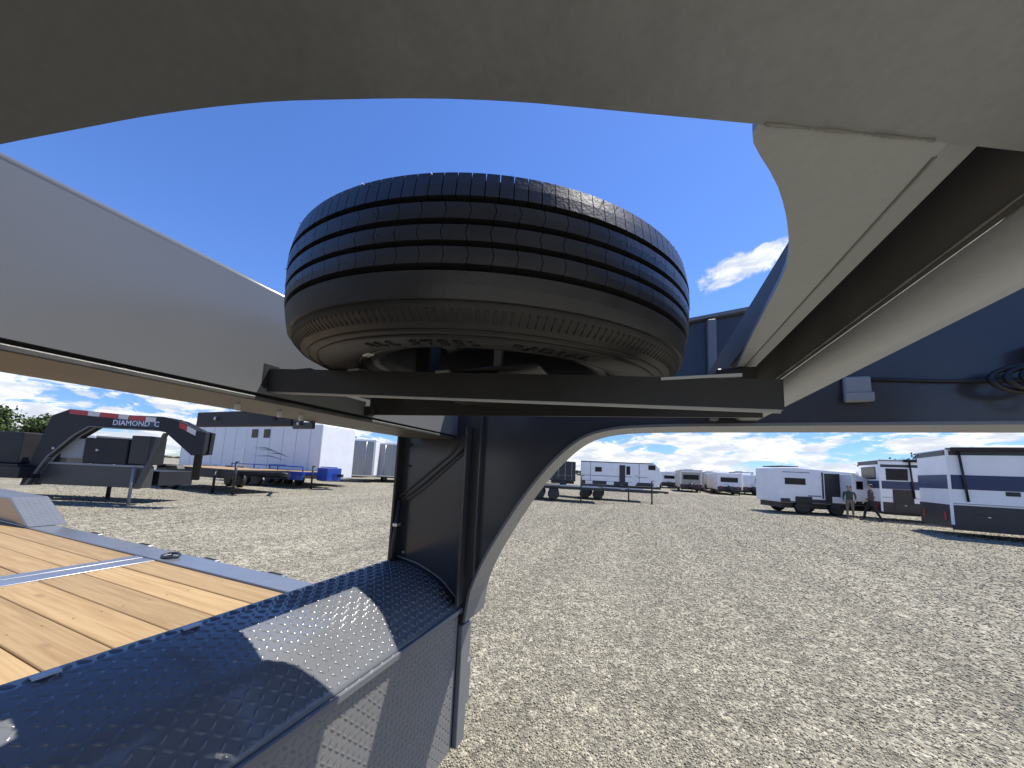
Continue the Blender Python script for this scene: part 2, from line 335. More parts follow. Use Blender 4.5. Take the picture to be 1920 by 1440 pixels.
# ------------------------------------------------------------------ ground
xs = [-3000, -300, -60, -25] + list(np.arange(-13, -3, 0.5)) + [-3, 0, 10, 40, 300, 3000]
ys = [-3000, -300, -40, 0, 40, 300, 3000]
vv = [(x, y, gz(x)) for y in ys for x in xs]; nx = len(xs)
ff = [(j*nx+i, j*nx+i+1, (j+1)*nx+i+1, (j+1)*nx+i) for j in range(len(ys)-1) for i in range(nx-1)]
me = bpy.data.meshes.new('ground'); me.from_pydata(vv, [], ff); me.polygons.foreach_set('use_smooth', [True]*len(ff))
ground = link('ground', me, GRAVEL); ground['kind'] = 'structure'

def gravel_stones():
    pts = []
    def scatter(n, d0, d1, a0, a1, pw):
        d = d0+(d1-d0)*rng.random(n)**pw; a = rng.uniform(R(a0), R(a1), n)     # azimuth from +Y towards +X
        s = (0.0037+0.0009*np.minimum(d, 12)+0.0003*np.maximum(d-12, 0))*(0.7+1.0*rng.random(n)**2)
        pts.append(np.stack([d*np.sin(a), d*np.cos(a), s], 1))
    scatter(165000, 1.6, 42, -32, 45, 2.9)
    scatter(26000, 4.0, 40, -75, -32, 2.0)
    p = np.concatenate(pts); n = len(p)
    base = np.array([(x, y, z) for x in (-1, 1) for y in (-1, 1) for z in (-1, 1)], float)*0.62
    quads = np.array([(0, 1, 3, 2), (4, 6, 7, 5), (0, 4, 5, 1), (2, 3, 7, 6), (0, 2, 6, 4), (1, 5, 7, 3)])
    V = base[None]*(1+rng.uniform(-0.42, 0.42, (n, 8, 3)))
    V *= rng.uniform(0.65, 1.25, (n, 1, 3))*np.array([1, 1, 0.72])
    a = rng.uniform(0, 6.283, n); t = rng.normal(0, 0.5, n)
    ca, sa, ct, st = np.cos(a), np.sin(a), np.cos(t), np.sin(t)
    x, y, z = V[..., 0], V[..., 1], V[..., 2]
    y, z = y*ct[:, None]-z*st[:, None], y*st[:, None]+z*ct[:, None]
    x, y = x*ca[:, None]-y*sa[:, None], x*sa[:, None]+y*ca[:, None]
    s = p[:, 2:3]
    gzv = np.array([gz(q) for q in p[:, 0]])[:, None]
    co = np.stack([x*s+p[:, 0:1], y*s+p[:, 1:2], z*s+s*0.25+gzv], 2).reshape(-1, 3)
    F = (quads[None]+(np.arange(n)*8)[:, None, None]).reshape(-1)
    me = bpy.data.meshes.new('gravel'); me.vertices.add(n*8); me.vertices.foreach_set('co', co.astype(np.float32).ravel())
    me.loops.add(len(F)); me.loops.foreach_set('vertex_index', F.astype(np.int32))
    me.polygons.add(n*6); me.polygons.foreach_set('loop_start', np.arange(0, n*24, 4, dtype=np.int32))
    pal = np.array([(0.53, 0.505, 0.435), (0.43, 0.405, 0.335), (0.385, 0.36, 0.295), (0.33, 0.312, 0.265), (0.25, 0.238, 0.205), (0.16, 0.153, 0.138), (0.39, 0.32, 0.26)])
    pal = (pal*0.78+pal.mean(0)*0.28)*np.array([0.755, 0.735, 0.655])
    c = pal[rng.choice(7, n, p=[0.2, 0.26, 0.2, 0.14, 0.11, 0.05, 0.04])]*rng.uniform(0.85, 1.15, (n, 1))
    tx = p[:, 0]+0.16*p[:, 1]; c *= (1+0.05*np.sin(tx*2.9+0.5*np.sin(p[:, 1]*0.6))+0.04*np.sin(tx*7.1+1.3)+0.03*np.sin(p[:, 0]*1.1+p[:, 1]*1.7))[:, None]
    at = me.attributes.new('stone', 'FLOAT_COLOR', 'POINT')
    at.data.foreach_set('color', np.repeat(np.concatenate([c, np.ones((n, 1))], 1), 8, 0).astype(np.float32).ravel())
    me.update(); me.validate()
    o = link('gravel', me, STONE); o['kind'] = 'stuff'; tag(o, 'loose crushed grey and tan gravel covering the yard', 'gravel')
gravel_stones()

# ------------------------------------------------------------------ the gooseneck trailer we stand under
T = thing('gooseneck_trailer', 'grey gooseneck trailer overhead with pine deck and diamond plate toolbox', 'trailer', (-3.0, 0.5, 0))
ORIGIN[0] = Vector((-3.0, 0.5, 0))
YF, YN = 1.35, -0.05
# deck
frame = box('deck_frame', (-12.5, -0.78), (-0.72, 1.58), (0.60, 0.80), PAINT, T, 0.01)
PW, PG = 0.1835, 0.005
bounds = [(-12.4, -3.945), (-3.655, -1.12)]
for (xa, xb) in bounds:
    for k in range(13):
        y1 = 1.603-k*(PW+PG); y0 = y1-PW
        dz = random.uniform(-0.0015, 0.0015)
        bm = bmesh.new(); add_box(bm, xa, xb, y0, y1, 0.815+dz, 0.856+dz); bev(bm, 0.0035)
        from_bm('deck_plank', bm, WOOD, T)
for xa, xb, zt in ((-3.94, -3.835, 0.860), (-3.83, -3.77, 0.857), (-3.765, -3.66, 0.860)):
    box('deck_crossbar', (xa, xb), (-0.72, 1.608), (0.80, zt), TREADP, T, 0.002)
for nm, y0, y1 in (('side_rail', 1.610, 1.800), ('side_rail', -0.95, -0.865)):
    rail = box(nm, (-12.5, -0.9), (y0, y1), (0.66, 0.868), TREADP, T, 0.008, 2)
for x in (-2.55, -3.35, -4.35, -5.3):
    box('stake_pocket', (x-0.10, x+0.10), (1.801, 1.845), (0.70, 0.864), PAINT, T, 0.006)
    box('stake_pocket_slot', (x-0.07, x+0.07), (1.812, 1.834), (0.8645, 0.8665), DARK, T)
V, F = [], []
for xr in (-1.9, -2.7, -3.60, -4.0, -4.8, -5.6, -6.4, -7.2):
    for k in range(13):
        for dy in (0.04, 0.14):
            yy = 1.603-k*(PW+PG)-dy+random.uniform(-0.006, 0.006); xx = xr+random.uniform(-0.008, 0.008); b0 = len(V)
            V += [(xx+0.004*math.cos(a)+3.0, yy+0.004*math.sin(a)-0.5, 0.8582) for a in np.linspace(0, 2*math.pi, 7)[:-1]]; F.append(tuple(range(b0, b0+6)))
me = bpy.data.meshes.new('deck_screw'); me.from_pydata(V, [], F); o = link('deck_screw', me, BARM, T); o['kind'] = 'stuff'
dring = tube('d_ring', [(-3.62+0.075*math.cos(a), 1.69+0.045*math.sin(a), 0.885+0.006*math.sin(a)) for a in np.linspace(0, 2*math.pi, 25)[:-1]], 0.010, BARM, T, 8, True)
box('d_ring_strap', (-3.70, -3.665), (1.655, 1.725), (0.869, 0.886), BARM, T, 0.004)

# raised-lug tread plate: lugs laid along an (s,y) surface given by point(s,y) and normal(s)
def lugs(name, point, s_len, y0, y1, parent, pitch=0.0232, length=0.0265, width=0.0080, h=0.0024, material=TREADP):
    V, F = [], []
    ns = int(s_len/pitch); ny = int((y1-y0)/pitch)
    for i in range(ns):
        for j in range(ny):
            s = (i+0.5)*pitch; y = y0+(j+0.5)*pitch
            sg = 1 if (i+j) % 2 else -1
            d = np.array([math.cos(R(45)), sg*math.sin(R(45))]); q = np.array([-d[1], d[0]])
            def pt(a, b, hh):
                ss, yy = s+d[0]*a+q[0]*b, y+d[1]*a+q[1]*b
                p, n = point(ss, yy)
                return tuple(p+n*hh)
            b0 = len(V); l = length/2; wd = width/2
            V += [pt(-l, 0, -0.0002), pt(-l*0.5, -wd, -0.0002), pt(l*0.5, -wd, -0.0002), pt(l, 0, -0.0002), pt(l*0.5, wd, -0.0002), pt(-l*0.5, wd, -0.0002),
                  pt(-l*0.55, 0, h), pt(0, -wd*0.35, h*1.1), pt(0, wd*0.35, h*1.1), pt(l*0.55, 0, h)]
            for f in ((0, 1, 6), (1, 7, 6), (1, 2, 7), (2, 9, 7), (2, 3, 9), (3, 4, 9), (4, 8, 9), (4, 5, 8), (5, 6, 8), (5, 0, 6), (6, 7, 8), (7, 9, 8)):
                F.append(tuple(b0+k for k in f))
    V = [tuple(Vector(v)-ORIGIN[0]) for v in V]
    me = bpy.data.meshes.new(name); me.from_pydata(V, [], F)
    me.polygons.foreach_set('use_smooth', [True]*len(F))
    o = link(name, me, material, parent); o['kind'] = 'stuff'
    return o
def path_surface(line):
    P = [np.array([p[0], 0, p[1]]) for p in line]; seg = [np.linalg.norm(P[i+1]-P[i]) for i in range(len(P)-1)]; cum = np.concatenate([[0], np.cumsum(seg)])
    def f(s, y):
        s = min(max(s, 0.0), cum[-1]-1e-6); i = int(np.searchsorted(cum, s, 'right')-1); t = (s-cum[i])/seg[i]
        p = P[i]*(1-t)+P[i+1]*t; d = (P[i+1]-P[i])/seg[i]; n = np.array([-d[2], 0, d[0]])
        return np.array([p[0], y, p[2]]), n
    return f, float(cum[-1])

# toolbox between the uprights: curved diamond-plate lid, straight front
def crom(pts, k):
    out = []
    P = [np.array(p, float) for p in pts]; P = [2*P[0]-P[1]]+P+[2*P[-1]-P[-2]]
    for i in range(1, len(P)-2):
        for t in np.linspace(0, 1, k, endpoint=False):
            a, b, c, d = P[i-1:i+3]
            out.append(tuple(0.5*((2*b)+(-a+c)*t+(2*a-5*b+4*c-d)*t*t+(-a+3*b-3*c+d)*t**3)))
    out.append(tuple(P[-2])); return out
lid_line = crom([(-1.09, 1.272), (-0.965, 1.252), (-0.842, 1.206), (-0.788, 1.166), (-0.728, 1.118)], 4)
lid = sheet('toolbox_lid', lid_line[::-1], -0.30, YF-0.006, 0.005, TREADP, T, smooth=False)
for p in lid.data.polygons: p.use_smooth = abs(p.normal.y) < 0.5
lf, ll_ = path_surface(lid_line)
lugs('lid_lug', lf, ll_, 0.12, YF-0.012, lid)
box('lid_front_lip', (-0.7285, -0.7165), (-0.30, YF-0.006), (1.097, 1.117), TREADP, T, 0.002)
front = box('toolbox_front_panel', (-0.745, -0.732), (-0.30, YF-0.018), (0.57, 1.105), FRONTP, T)
ff_, fl_ = path_surface([(-0.7318, 1.085), (-0.7318, 0.58)])
lugs('front_panel_lug', ff_, fl_, 0.35, YF-0.03, front, pitch=0.021, length=0.0235, width=0.007, h=0.0012)
box('toolbox_back_panel', (-1.10, -1.088), (-0.30, YF-0.006), (0.80, 1.268), PAINT, T)
box('toolbox_side', (-1.08, -0.75), (-0.31, -0.30), (0.60, 1.10), PAINT, T)
for y in (0.56, 0.335):
    prism('lid_sun_spot', [(-1.076, y-0.018), (-1.055, y-0.020), (-1.055, y+0.016), (-1.076, y+0.018)], 1.2735, 1.2765, SILV, T, axis='Z')  # thin pale plates standing in for sun spots on the lid

# far neck: side plate with swept front, flanges, ribs
arc = [(-0.712, 1.06), (-0.707, 1.10), (-0.693, 1.19), (-0.651, 1.295), (-0.600, 1.392), (-0.539, 1.493), (-0.485, 1.577), (-0.429, 1.654), (-0.376, 1.720), (-0.321, 1.777), (-0.268, 1.822), (-0.216, 1.853), (-0.150, 1.874), (-0.057, 1.887), (0.10, 1.892), (0.465, 1.893), (2.2, 1.893)]
top = [(2.2, 2.44), (0.37, 2.29), (0.15, 2.268), (-0.30, 2.225), (-0.95, 2.165), (-1.06, 2.10), (-1.09, 2.0)]
def neck(y_in, s, lower):
    """side plate at y_in, the box built away from the middle (s=+1 far, -1 near)"""
    a = crom(arc[1:15], 2)
    pl = [(-1.09, lower), (-0.72, lower)] + [arc[0]] + a + arc[15:] + top
    p = prism('neck_side_plate', pl, y_in, y_in+s*0.008, SHADEP, T)
    prism('neck_outer_plate', pl, y_in+s*0.150, y_in+s*0.158, PAINT, T)
    line = [arc[0]]+a+arc[15:]
    sheet('neck_bottom_flange', [(x, z) for x, z in line], min(y_in-s*0.012, y_in+s*0.170), max(y_in-s*0.012, y_in+s*0.170), -0.010, PAINT, T, smooth=False)
    sheet('neck_top_flange', top, min(y_in-s*0.02, y_in+s*0.178), max(y_in-s*0.02, y_in+s*0.178), -0.012, PAINT, T)
    box('upright_back_flange', (-1.102, -1.090), (min(y_in-s*0.045, y_in+s*0.17), max(y_in-s*0.045, y_in+s*0.17)), (lower, 2.0), BARM if s > 0 else PAINT, T, 0.002)
    return p
far_plate = neck(YF, 1, 1.045)
box('upright_rib', (-0.728, -0.716), (YF-0.060, YF-0.001), (1.135, 1.88), SHADEP, T, 0.002)
box('upright_rib', (-0.672, -0.664), (YF-0.030, YF-0.001), (1.26, 2.10), SHADEP, T, 0.002)
box('upright_front_channel', (-0.716, -0.672), (YF-0.012, YF-0.001), (1.24, 1.88), BARM, T, 0.002)
box('neck_rib', (0.205, 0.232), (YF-0.035, YF-0.001), (1.90, 2.262), PAINT, T, 0.003)
box('lower_leg', (-1.09, -0.712), (YF-0.010, YF+0.058), (0.57, 1.043), PAINT, T, 0.003)
box('corner_gap', (-0.7316, -0.7300), (YF-0.017, YF-0.0105), (0.575, 1.09), DARK, T)
tube('brake_line', [(-1.07, YF-0.03, 1.555), (-0.98, YF-0.035, 1.62), (-0.80, YF-0.03, 1.765), (-0.725, YF-0.065, 1.84)], 0.006, BLACK, T)
tube('wiring_loom', [(-1.07, YF-0.03, 1.53), (-0.97, YF-0.03, 1.60), (-0.80, YF-0.02, 1.74), (-0.73, YF-0.02, 1.80)], 0.004, BLACK, T)
tube('wiring_loom', [(-1.08, YF-0.035, 1.14), (-1.078, YF-0.04, 1.35), (-1.07, YF-0.03, 1.54)], 0.010, BLACK, T)
box('cable_clamp', (-1.085, -1.06), (YF-0.05, YF-0.02), (1.42, 1.435), GALV, T, 0.002)
tube('weld_seam', [(x, YF-0.003, z+0.008) for x, z in crom([(-1.085, 1.272), (-0.965, 1.252), (-0.842, 1.206), (-0.788, 1.166), (-0.732, 1.122)], 8)], 0.0035, WELD, T, 6)
for z in (1.18, 1.30, 1.70, 1.80): lathe('bolt_head', [(0.007, 0), (0.007, 0.004), (0.003, 0.006)][::-1], 6, GALV if z == 1.30 else BARM, T, axis='Y', centre=(-1.05, YF-0.006, z))
# inside of the far neck towards the coupler
tube('wiring_loom', [(0.60, YF-0.008, 2.030), (0.80, YF-0.008, 2.012), (1.0, YF-0.008, 2.004), (1.25, YF-0.008, 2.00)], 0.005, BLACK, T)
box('document_bracket', (0.575, 0.640), (YF-0.018, YF-0.002), (1.955, 2.035), GREYSKIN, T, 0.004)
box('document_bracket_lip', (0.572, 0.643), (YF-0.024, YF-0.018), (1.955, 1.985), GREYSKIN, T, 0.003)
prism('coupler_gusset', [(0.97, 2.10), (1.15, 2.16), (1.3, 2.16), (1.3, 2.05), (0.97, 2.05)], YF-0.06, YF-0.002, PAINT, T)

# near neck: wide underside right above us; its inner edge is cut on a long sweep
edge = [(-0.72, -0.100), (-0.60, -0.060), (-0.46, -0.005), (-0.400, 0.024), (-0.344, 0.054), (-0.310, 0.072), (-0.274, 0.090), (-0.222, 0.117), (-0.166, 0.147), (-0.071, 0.193), (0.073, 0.258), (0.194, 0.313), (0.34, 0.374), (0.60, 0.44), (1.2, 0.50)]
e2 = crom(edge, 4)
def nz(x): return 1.95-(0.9*(x+0.05)**2 if x < -0.05 else 0.0)
def strip(name, rows, material):
    bm = bmesh.new(); vr = [[bm.verts.new(p) for p in row] for row in rows]; k = len(rows[0])
    for i in range(len(rows)-1):
        for j in range(k): bm.faces.new((vr[i][j], vr[i+1][j], vr[i+1][(j+1) % k], vr[i][(j+1) % k]))
    bm.faces.new(vr[0]); bm.faces.new(vr[-1])
    o = from_bm(name, bm, material, T)
    for p in o.data.polygons: p.use_smooth = p.normal.z < -0.5
    return o
rows_ = [[(x, y, nz(x)), (x, -0.42, nz(x)), (x, -0.42, nz(x)+0.012), (x, y, nz(x)+0.012)] for x, y in e2]
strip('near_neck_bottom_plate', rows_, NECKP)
strip('near_neck_box', [[(x, y-0.012, nz(x)+0.0125), (x, -0.40, nz(x)+0.0125), (x, -0.40, 2.25), (x, y-0.012, 2.25)] for x, y in e2], PAINT)
box('near_upright', (-1.09, -0.72), (-0.40, -0.14), (0.57, 2.2), PAINT, T, 0.006)
na = [(x, z) for x, z in arc[:13]]
prism('near_neck_gusset', [(-0.715, 0.60)]+na+[(-0.15, 1.885), (-0.30, 1.88), (-0.45, 1.80), (-0.60, 1.66), (-0.715, 1.50)][:0]+[(-0.715, 1.874)], -0.30, -0.29, SHADEP, T)

# rear crossbeam of the neck (left): box beam with folded bottom lip
XB = -0.80
prism('neck_crossbeam', [(XB, 1.846)]+[(XB-0.014+0.014*math.cos(t), 2.082+0.014*math.sin(t)) for t in np.linspace(0, math.pi/2, 9)]+[(XB-0.21, 2.096), (XB-0.22, 2.088), (XB-0.22, 1.846)], -0.10, YF-0.002, BEAMP, T, bevel=0)
for p in bpy.data.objects['neck_crossbeam'].data.polygons: p.use_smooth = abs(p.normal.y) < 0.5 and p.area < 0.1
box('crossbeam_bottom_lip', (XB-0.225, XB+0.004), (-0.10, YF-0.03), (1.828, 1.838), LIPM, T, 0.002)
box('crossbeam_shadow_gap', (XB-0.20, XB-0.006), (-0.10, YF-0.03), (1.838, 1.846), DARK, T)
for y in (0.50, 0.60, 0.66):
    box('clip', (XB-0.10, XB-0.092), (y-0.004, y+0.004), (1.800+0.012, 1.8278), GALV, T)
# hanger behind the crossbeam
hb = box('hanger_bar', (-1.64, -1.10), (0.78, 0.80), (1.815, 1.872), BLKP, T, 0.003)
box('hanger_bar_flange', (-1.64, -1.10), (0.80, 0.86), (1.866, 1.872), PAINT_D, T, 0.001)
box('hanger_end_plate', (-1.095, -1.0), (0.78, 0.79), (1.805, 1.827), BARM, T, 0.002)
box('hanger_end_plate', (-1.095, -1.055), (0.78, 0.79), (1.828, 1.868), BARM, T, 0.001)
for x, z in ((-1.51, 1.845), (-1.06, 1.822)):
    lathe('bolt_head', [(0.006, 0), (0.006, 0.004), (0.003, 0.006)], 8, GALV, T, axis='Y', centre=(x, 0.772, z))
box('bolt_hole', (-1.19, -1.175), (0.7785, 0.7798), (1.835, 1.85), DARK, T)

# spare carrier bars: two angle bars from the crossbeam to the front crossmember
def carrier(y, za, zb, xa, xb, h, flange, h2=None):
    bm = bmesh.new()
    def L_(x, z, h): return [bm.verts.new(p) for p in ((x, y, z-h), (x, y+0.006, z-h), (x, y+0.006, z-0.006), (x, y+flange, z-0.006), (x, y+flange, z), (x, y, z))]
    A, B = L_(xa, za, h), L_(xb, zb, h2 or h)
    for i in range(6): bm.faces.new((A[i], A[(i+1) % 6], B[(i+1) % 6], B[i]))
    bm.faces.new(A); bm.faces.new(B)
    return from_bm('spare_carrier_bar', bm, BARM, T)
carrier(0.50, 1.906, 1.826, -0.798, 0.158, 0.053, 0.045, 0.038)
carrier(0.80, 1.905, 1.878, -0.790, 0.217, 0.055, 0.045, 0.052)
sl = (1.826-1.906)/0.956
def bar_top(x): return 1.906+sl*(x+0.798)
tube('bar_bottom_bead', [(-0.79, 0.503, bar_top(-0.79)-0.0535), (0.155, 0.503, bar_top(0.155)-0.0388)], 0.0035, PAINT_D, T, 6)
box('bar_end_bracket', (-0.850, -0.799), (0.478, 0.532), (1.850, 1.928), BARM, T, 0.013, 3)
lathe('bracket_bolt', [(0.010, 0), (0.010, 0.006), (0.006, 0.010)], 8, GALV, T, axis='Y', centre=(-0.822, 0.470, 1.910))
prism('bar_end_bracket', [(-0.80, 1.846), (-0.80, 1.875), (-0.765, 1.875), (-0.765, 1.846)], 0.788, 0.80, BARM, T, bevel=0.002)
for x in (-0.545, -0.335):
    box('bar_glint', (x-0.014, x+0.014), (0.499, 0.512), (bar_top(x)-0.001, bar_top(x)+0.0035), GALV, T)  # bright slivers stand in for sunlit dashes on the bar's top edge
box('bar_top_strip', (0.02, 0.115), (0.4985, 0.503), (bar_top(0.07)-0.001, bar_top(0.07)+0.003), GALV, T)  # thin bright strip along the bar's top edge
box('carrier_shade_plate', (-0.796, -0.680), (0.508, 0.799), (1.8965, 1.9025), BARM, T, 0.001)  # unseen plate added to shade a sliver of the toolbox lid
box('spare_mount_post', (-0.475, -0.435), (0.60, 0.64), (1.86, 2.02), CHAR, T, 0.003)
box('spare_mount_plate', (-0.46, -0.16), (0.508, 0.80), (1.868, 1.874), BARM, T, 0.002)
box('spare_mount_strap', (-0.250, -0.236), (0.53, 0.538), (1.862, 1.925), GALV, T)

# front crossmember of the neck (right): scalloped plate, recess, bent bottom flange
scal = crom([(0.074, 0.258), (0.075, 0.274), (0.105, 0.325), (0.132, 0.388), (0.153, 0.46), (0.162, 0.555), (0.172, 0.68), (0.184, 0.80), (0.198, 0.936)], 3)
prism('scalloped_plate', scal+[(0.205, 0.936), (0.205, 0.316), (0.194, 0.311)], 1.9505, 1.958, PAINT_D, T, axis='Z')
prism('crossmember_plate', [(0.198, 0.318), (0.233, 0.333), (0.233, YF-0.002), (0.198, YF-0.002)], 1.9585, 1.966, PAINT_D, T, axis='Z')
bend = [(0.279+0.024*(1-math.cos(t)), 1.924-0.024*math.sin(t)) for t in np.linspace(0, math.pi/2, 10)]
sheet('front_crossmember_with_added_wall', [(0.190, 1.9665), (0.190, 2.03), (0.272, 2.03), (0.279, 2.02), (0.279, 1.928)], 0.10, YF-0.002, 0.006, SHADEM, T, smooth=False)  # end wall of the recess added to keep sky light out
fl = sheet('front_crossmember_flange', [(0.279, 1.9275)]+bend+[(0.345, 1.900)], 0.10, YF-0.002, 0.006, PAINT_D, T, smooth=False)
for p in fl.data.polygons: p.use_smooth = abs(p.normal.y) < 0.5
tube('weld_seam', [(0.2775, y, 1.934) for y in np.linspace(0.22, YF-0.01, 40)], [0.0016+0.0006*math.sin(i*2.1) for i in range(40)], WELD, T, 6)
wl = [(0.078+0.116*t, 0.2595+0.0525*t, 1.9500) for t in np.linspace(0, 1, 40)]
tube('weld_seam', wl, [0.0007+0.0006*abs(math.sin(i*1.7))+0.0003*math.sin(i*0.5) for i in range(40)], WELD, T, 6)
tube('plate_lap_seam', [(0.2045, y, 1.9505) for y in np.linspace(0.33, 0.93, 12)], 0.0016, WELD, T, 6)
box('crossmember_end_plate', (0.150, 0.225), (0.86, 0.93), (1.905, 1.949), BARM, T, 0.003)

# far fender of the deck, diamond plate
fp = [(-6.12, 0.87), (-6.75, 1.14), (-9.0, 1.14), (-9.6, 0.87)]
fen = prism('fender', fp, 1.60, 1.88, TREADP, T, bevel=0.01)
f3, l3 = path_surface([(-9.0, 1.141), (-6.75, 1.141), (-6.13, 0.875)])
lugs('fender_lug', f3, l3, 1.61, 1.87, fen, pitch=0.04, length=0.044, width=0.013, h=0.003)

# ------------------------------------------------------------------ spare tyre lying on the carrier
ORIGIN[0] = Vector((0, 0, 0))
S = thing('spare_tyre', 'black spare tyre with ribbed tread lying flat on the carrier bars', 'tyre', (-0.31, 0.65, 1.987))
nrm = Vector((0.05, -0.08, 1)).normalized()
S.rotation_euler = Vector((0, 0, 1)).rotation_difference(nrm).to_euler()
RT = 0.38
half = [(0.243, 0.070), (0.247, 0.080), (0.256, 0.088), (0.272, 0.095), (0.295, 0.099), (0.320, 0.0985), (0.340, 0.0955), (0.355, 0.0895), (0.3645, 0.0820), (0.3688, 0.0745), (0.3692, 0.066), (0.3640, 0.04)]
carc = [(r, -z) for r, z in half]+[(0.3640, 0.04), (0.3675, 0.066), (0.362, 0.0725), (0.350, 0.081), (0.330, 0.090), (0.305, 0.095), (0.275, 0.094), (0.250, 0.088), (0.247, 0.080), (0.243, 0.070)]
lathe('tyre_carcass', carc, 144, RUB, S, closed=True)
# tread: five ribs, each a ring of blocks parted by thin sipes
def rib(z0, z1, n, gap, skew, r_out0, r_out1, r_in):
    V, F = [], []
    sub = max(3, 144//n)
    for k in range(n):
        a0 = 2*math.pi*(k+gap/2)/n; a1 = 2*math.pi*(k+1-gap/2)/n
        b0 = len(V)
        for i in range(sub+1):
            a = a0+(a1-a0)*i/sub
            for (z, ro, sk) in ((z0, r_out0, 0), ((z0+z1)/2, (r_out0+r_out1)/2+0.0004, skew), (z1, r_out1, 0)):
                aa = a+sk*2*math.pi/n
                V.append((ro*math.cos(aa), ro*math.sin(aa), z)); V.append((r_in*math.cos(aa), r_in*math.sin(aa), z))
        def ix(i, j, inner): return b0+i*6+j*2+inner
        for i in range(sub):
            for j in range(2): F.append((ix(i, j, 0), ix(i+1, j, 0), ix(i+1, j+1, 0), ix(i, j+1, 0)))
            F.append((ix(i, 0, 1), ix(i+1, 0, 1), ix(i+1, 0, 0), ix(i, 0, 0))); F.append((ix(i, 2, 0), ix(i+1, 2, 0), ix(i+1, 2, 1), ix(i, 2, 1)))
        for i in (0, sub):
            for j in range(2): F.append((ix(i, j, 0), ix(i, j+1, 0), ix(i, j+1, 1), ix(i, j, 1)))
    me = bpy.data.meshes.new('tread_rib'); me.from_pydata(V, [], F)
    bm = bmesh.new(); bm.from_mesh(me); bmesh.ops.recalc_face_normals(bm, faces=bm.faces); bm.to_mesh(me); bm.free()
    return link('tread_rib', me, RUBT, S)
rib(-0.0700, -0.0412, 3, 0.002, 0.0, 0.3745, RT-0.0008, 0.360)          # smooth shoulder rib (as seen from below)
rib(-0.0335, -0.0155, 88, 0.03, 0.10, RT, RT+0.0006, 0.358)
rib(-0.0085, 0.0085, 88, 0.03, -0.10, RT+0.0006, RT+0.0006, 0.358)
rib(0.0155, 0.0335, 88, 0.03, 0.10, RT+0.0006, RT, 0.358)
rib(0.0412, 0.0715, 150, 0.07, 0.0, RT-0.0006, 0.3725, 0.360)
# fine moulded buttress ridges on the lower shoulder and rings on the sidewall
V, F = [], []
for k in range(230):
    a = 2*math.pi*k/230; hw = 0.0022/0.36
    b0 = len(V)
    for (r, z, o) in ((0.3672, -0.0775, 0.0016), (0.3555, -0.0895, 0.0016)):
        for da, oo in ((-hw, -0.001), (-hw*0.6, o), (hw*0.6, o), (hw, -0.001)):
            V.append(((r+oo*0.7)*math.cos(a+da), (r+oo*0.7)*math.sin(a+da), z-oo*0.7))
    for i in range(3): F.append((b0+i, b0+i+1, b0+5+i, b0+4+i))
me = bpy.data.meshes.new('shoulder_ridges'); me.from_pydata(V, [], F); o = link('shoulder_ridges', me, RUB, S); o['kind'] = 'stuff'
for r, z in ((0.343, -0.0945), (0.330, -0.0975), (0.262, -0.0915)):
    lathe('sidewall_ring', [(r-0.002, z+0.001), (r, z-0.0022), (r+0.002, z+0.001)], 120, RUB, S, closed=True)
# rubber vent hairs left on the tread by the mould
V, F = [], []
for k in range(260):
    a = rng.uniform(0, 2*math.pi); z = rng.choice([-0.025, 0.0, 0.025, 0.055, 0.068, 0.069]); r0 = RT+0.0002 if abs(z) < 0.05 else 0.3735
    ln = rng.uniform(0.002, 0.0045); u = np.array([math.cos(a), math.sin(a), 0.25*(z > 0.06)]); t = np.array([-math.sin(a), math.cos(a), 0])*0.0005; p0 = np.array([r0*math.cos(a), r0*math.sin(a), z])
    b0 = len(V); w3 = np.array([0, 0, 0.0005]); V += [tuple(p0-t-w3), tuple(p0+t-w3), tuple(p0+w3), tuple(p0+u*ln+t*rng.uniform(-3, 3))]
    F += [(b0, b0+1, b0+3), (b0+1, b0+2, b0+3), (b0+2, b0, b0+3)]
me = bpy.data.meshes.new('vent_hairs'); me.from_pydata(V, [], F); o = link('vent_hairs', me, RUBT, S); o['kind'] = 'stuff'
# moulded lettering on the sidewall that faces down
def sidewall_text(s, mid_deg, r, size):
    adv = size*0.78/r
    bmj = bmesh.new()
    a = -adv*(len(s)-1)/2
    for ch in s:
        if ch != ' ':
            tm = text_mesh(ch, size, 0.0030)
            b = bmesh.new(); b.from_mesh(tm); bpy.data.meshes.remove(tm)
            th = R(mid_deg)+a
            radial = Vector((math.cos(th), math.sin(th), 0)); zdn = Vector((0, 0, -1)); tang = radial.cross(zdn)
            for v in b.verts:
                x, y, z = v.co
                v.co = radial*(r+y-size*0.35)+tang*x*1.15+Vector((0, 0, -0.0982))+zdn*z
            tmp = bpy.data.meshes.new('t'); b.to_mesh(tmp); b.free(); bmj.from_mesh(tmp); bpy.data.meshes.remove(tmp)
        a += adv*LETTER_DIR
    return from_bm('sidewall_lettering', bmj, RUBL, S)
LETTER_DIR = 1
near_deg = math.degrees(math.atan2(-0.65, 0.31))
for d_ in (0, 180):
    sidewall_text('ALL', near_deg-30+d_, 0.306, 0.026); sidewall_text('STEEL', near_deg-12+d_, 0.306, 0.026); sidewall_text('RADIAL', near_deg+16+d_, 0.306, 0.026)
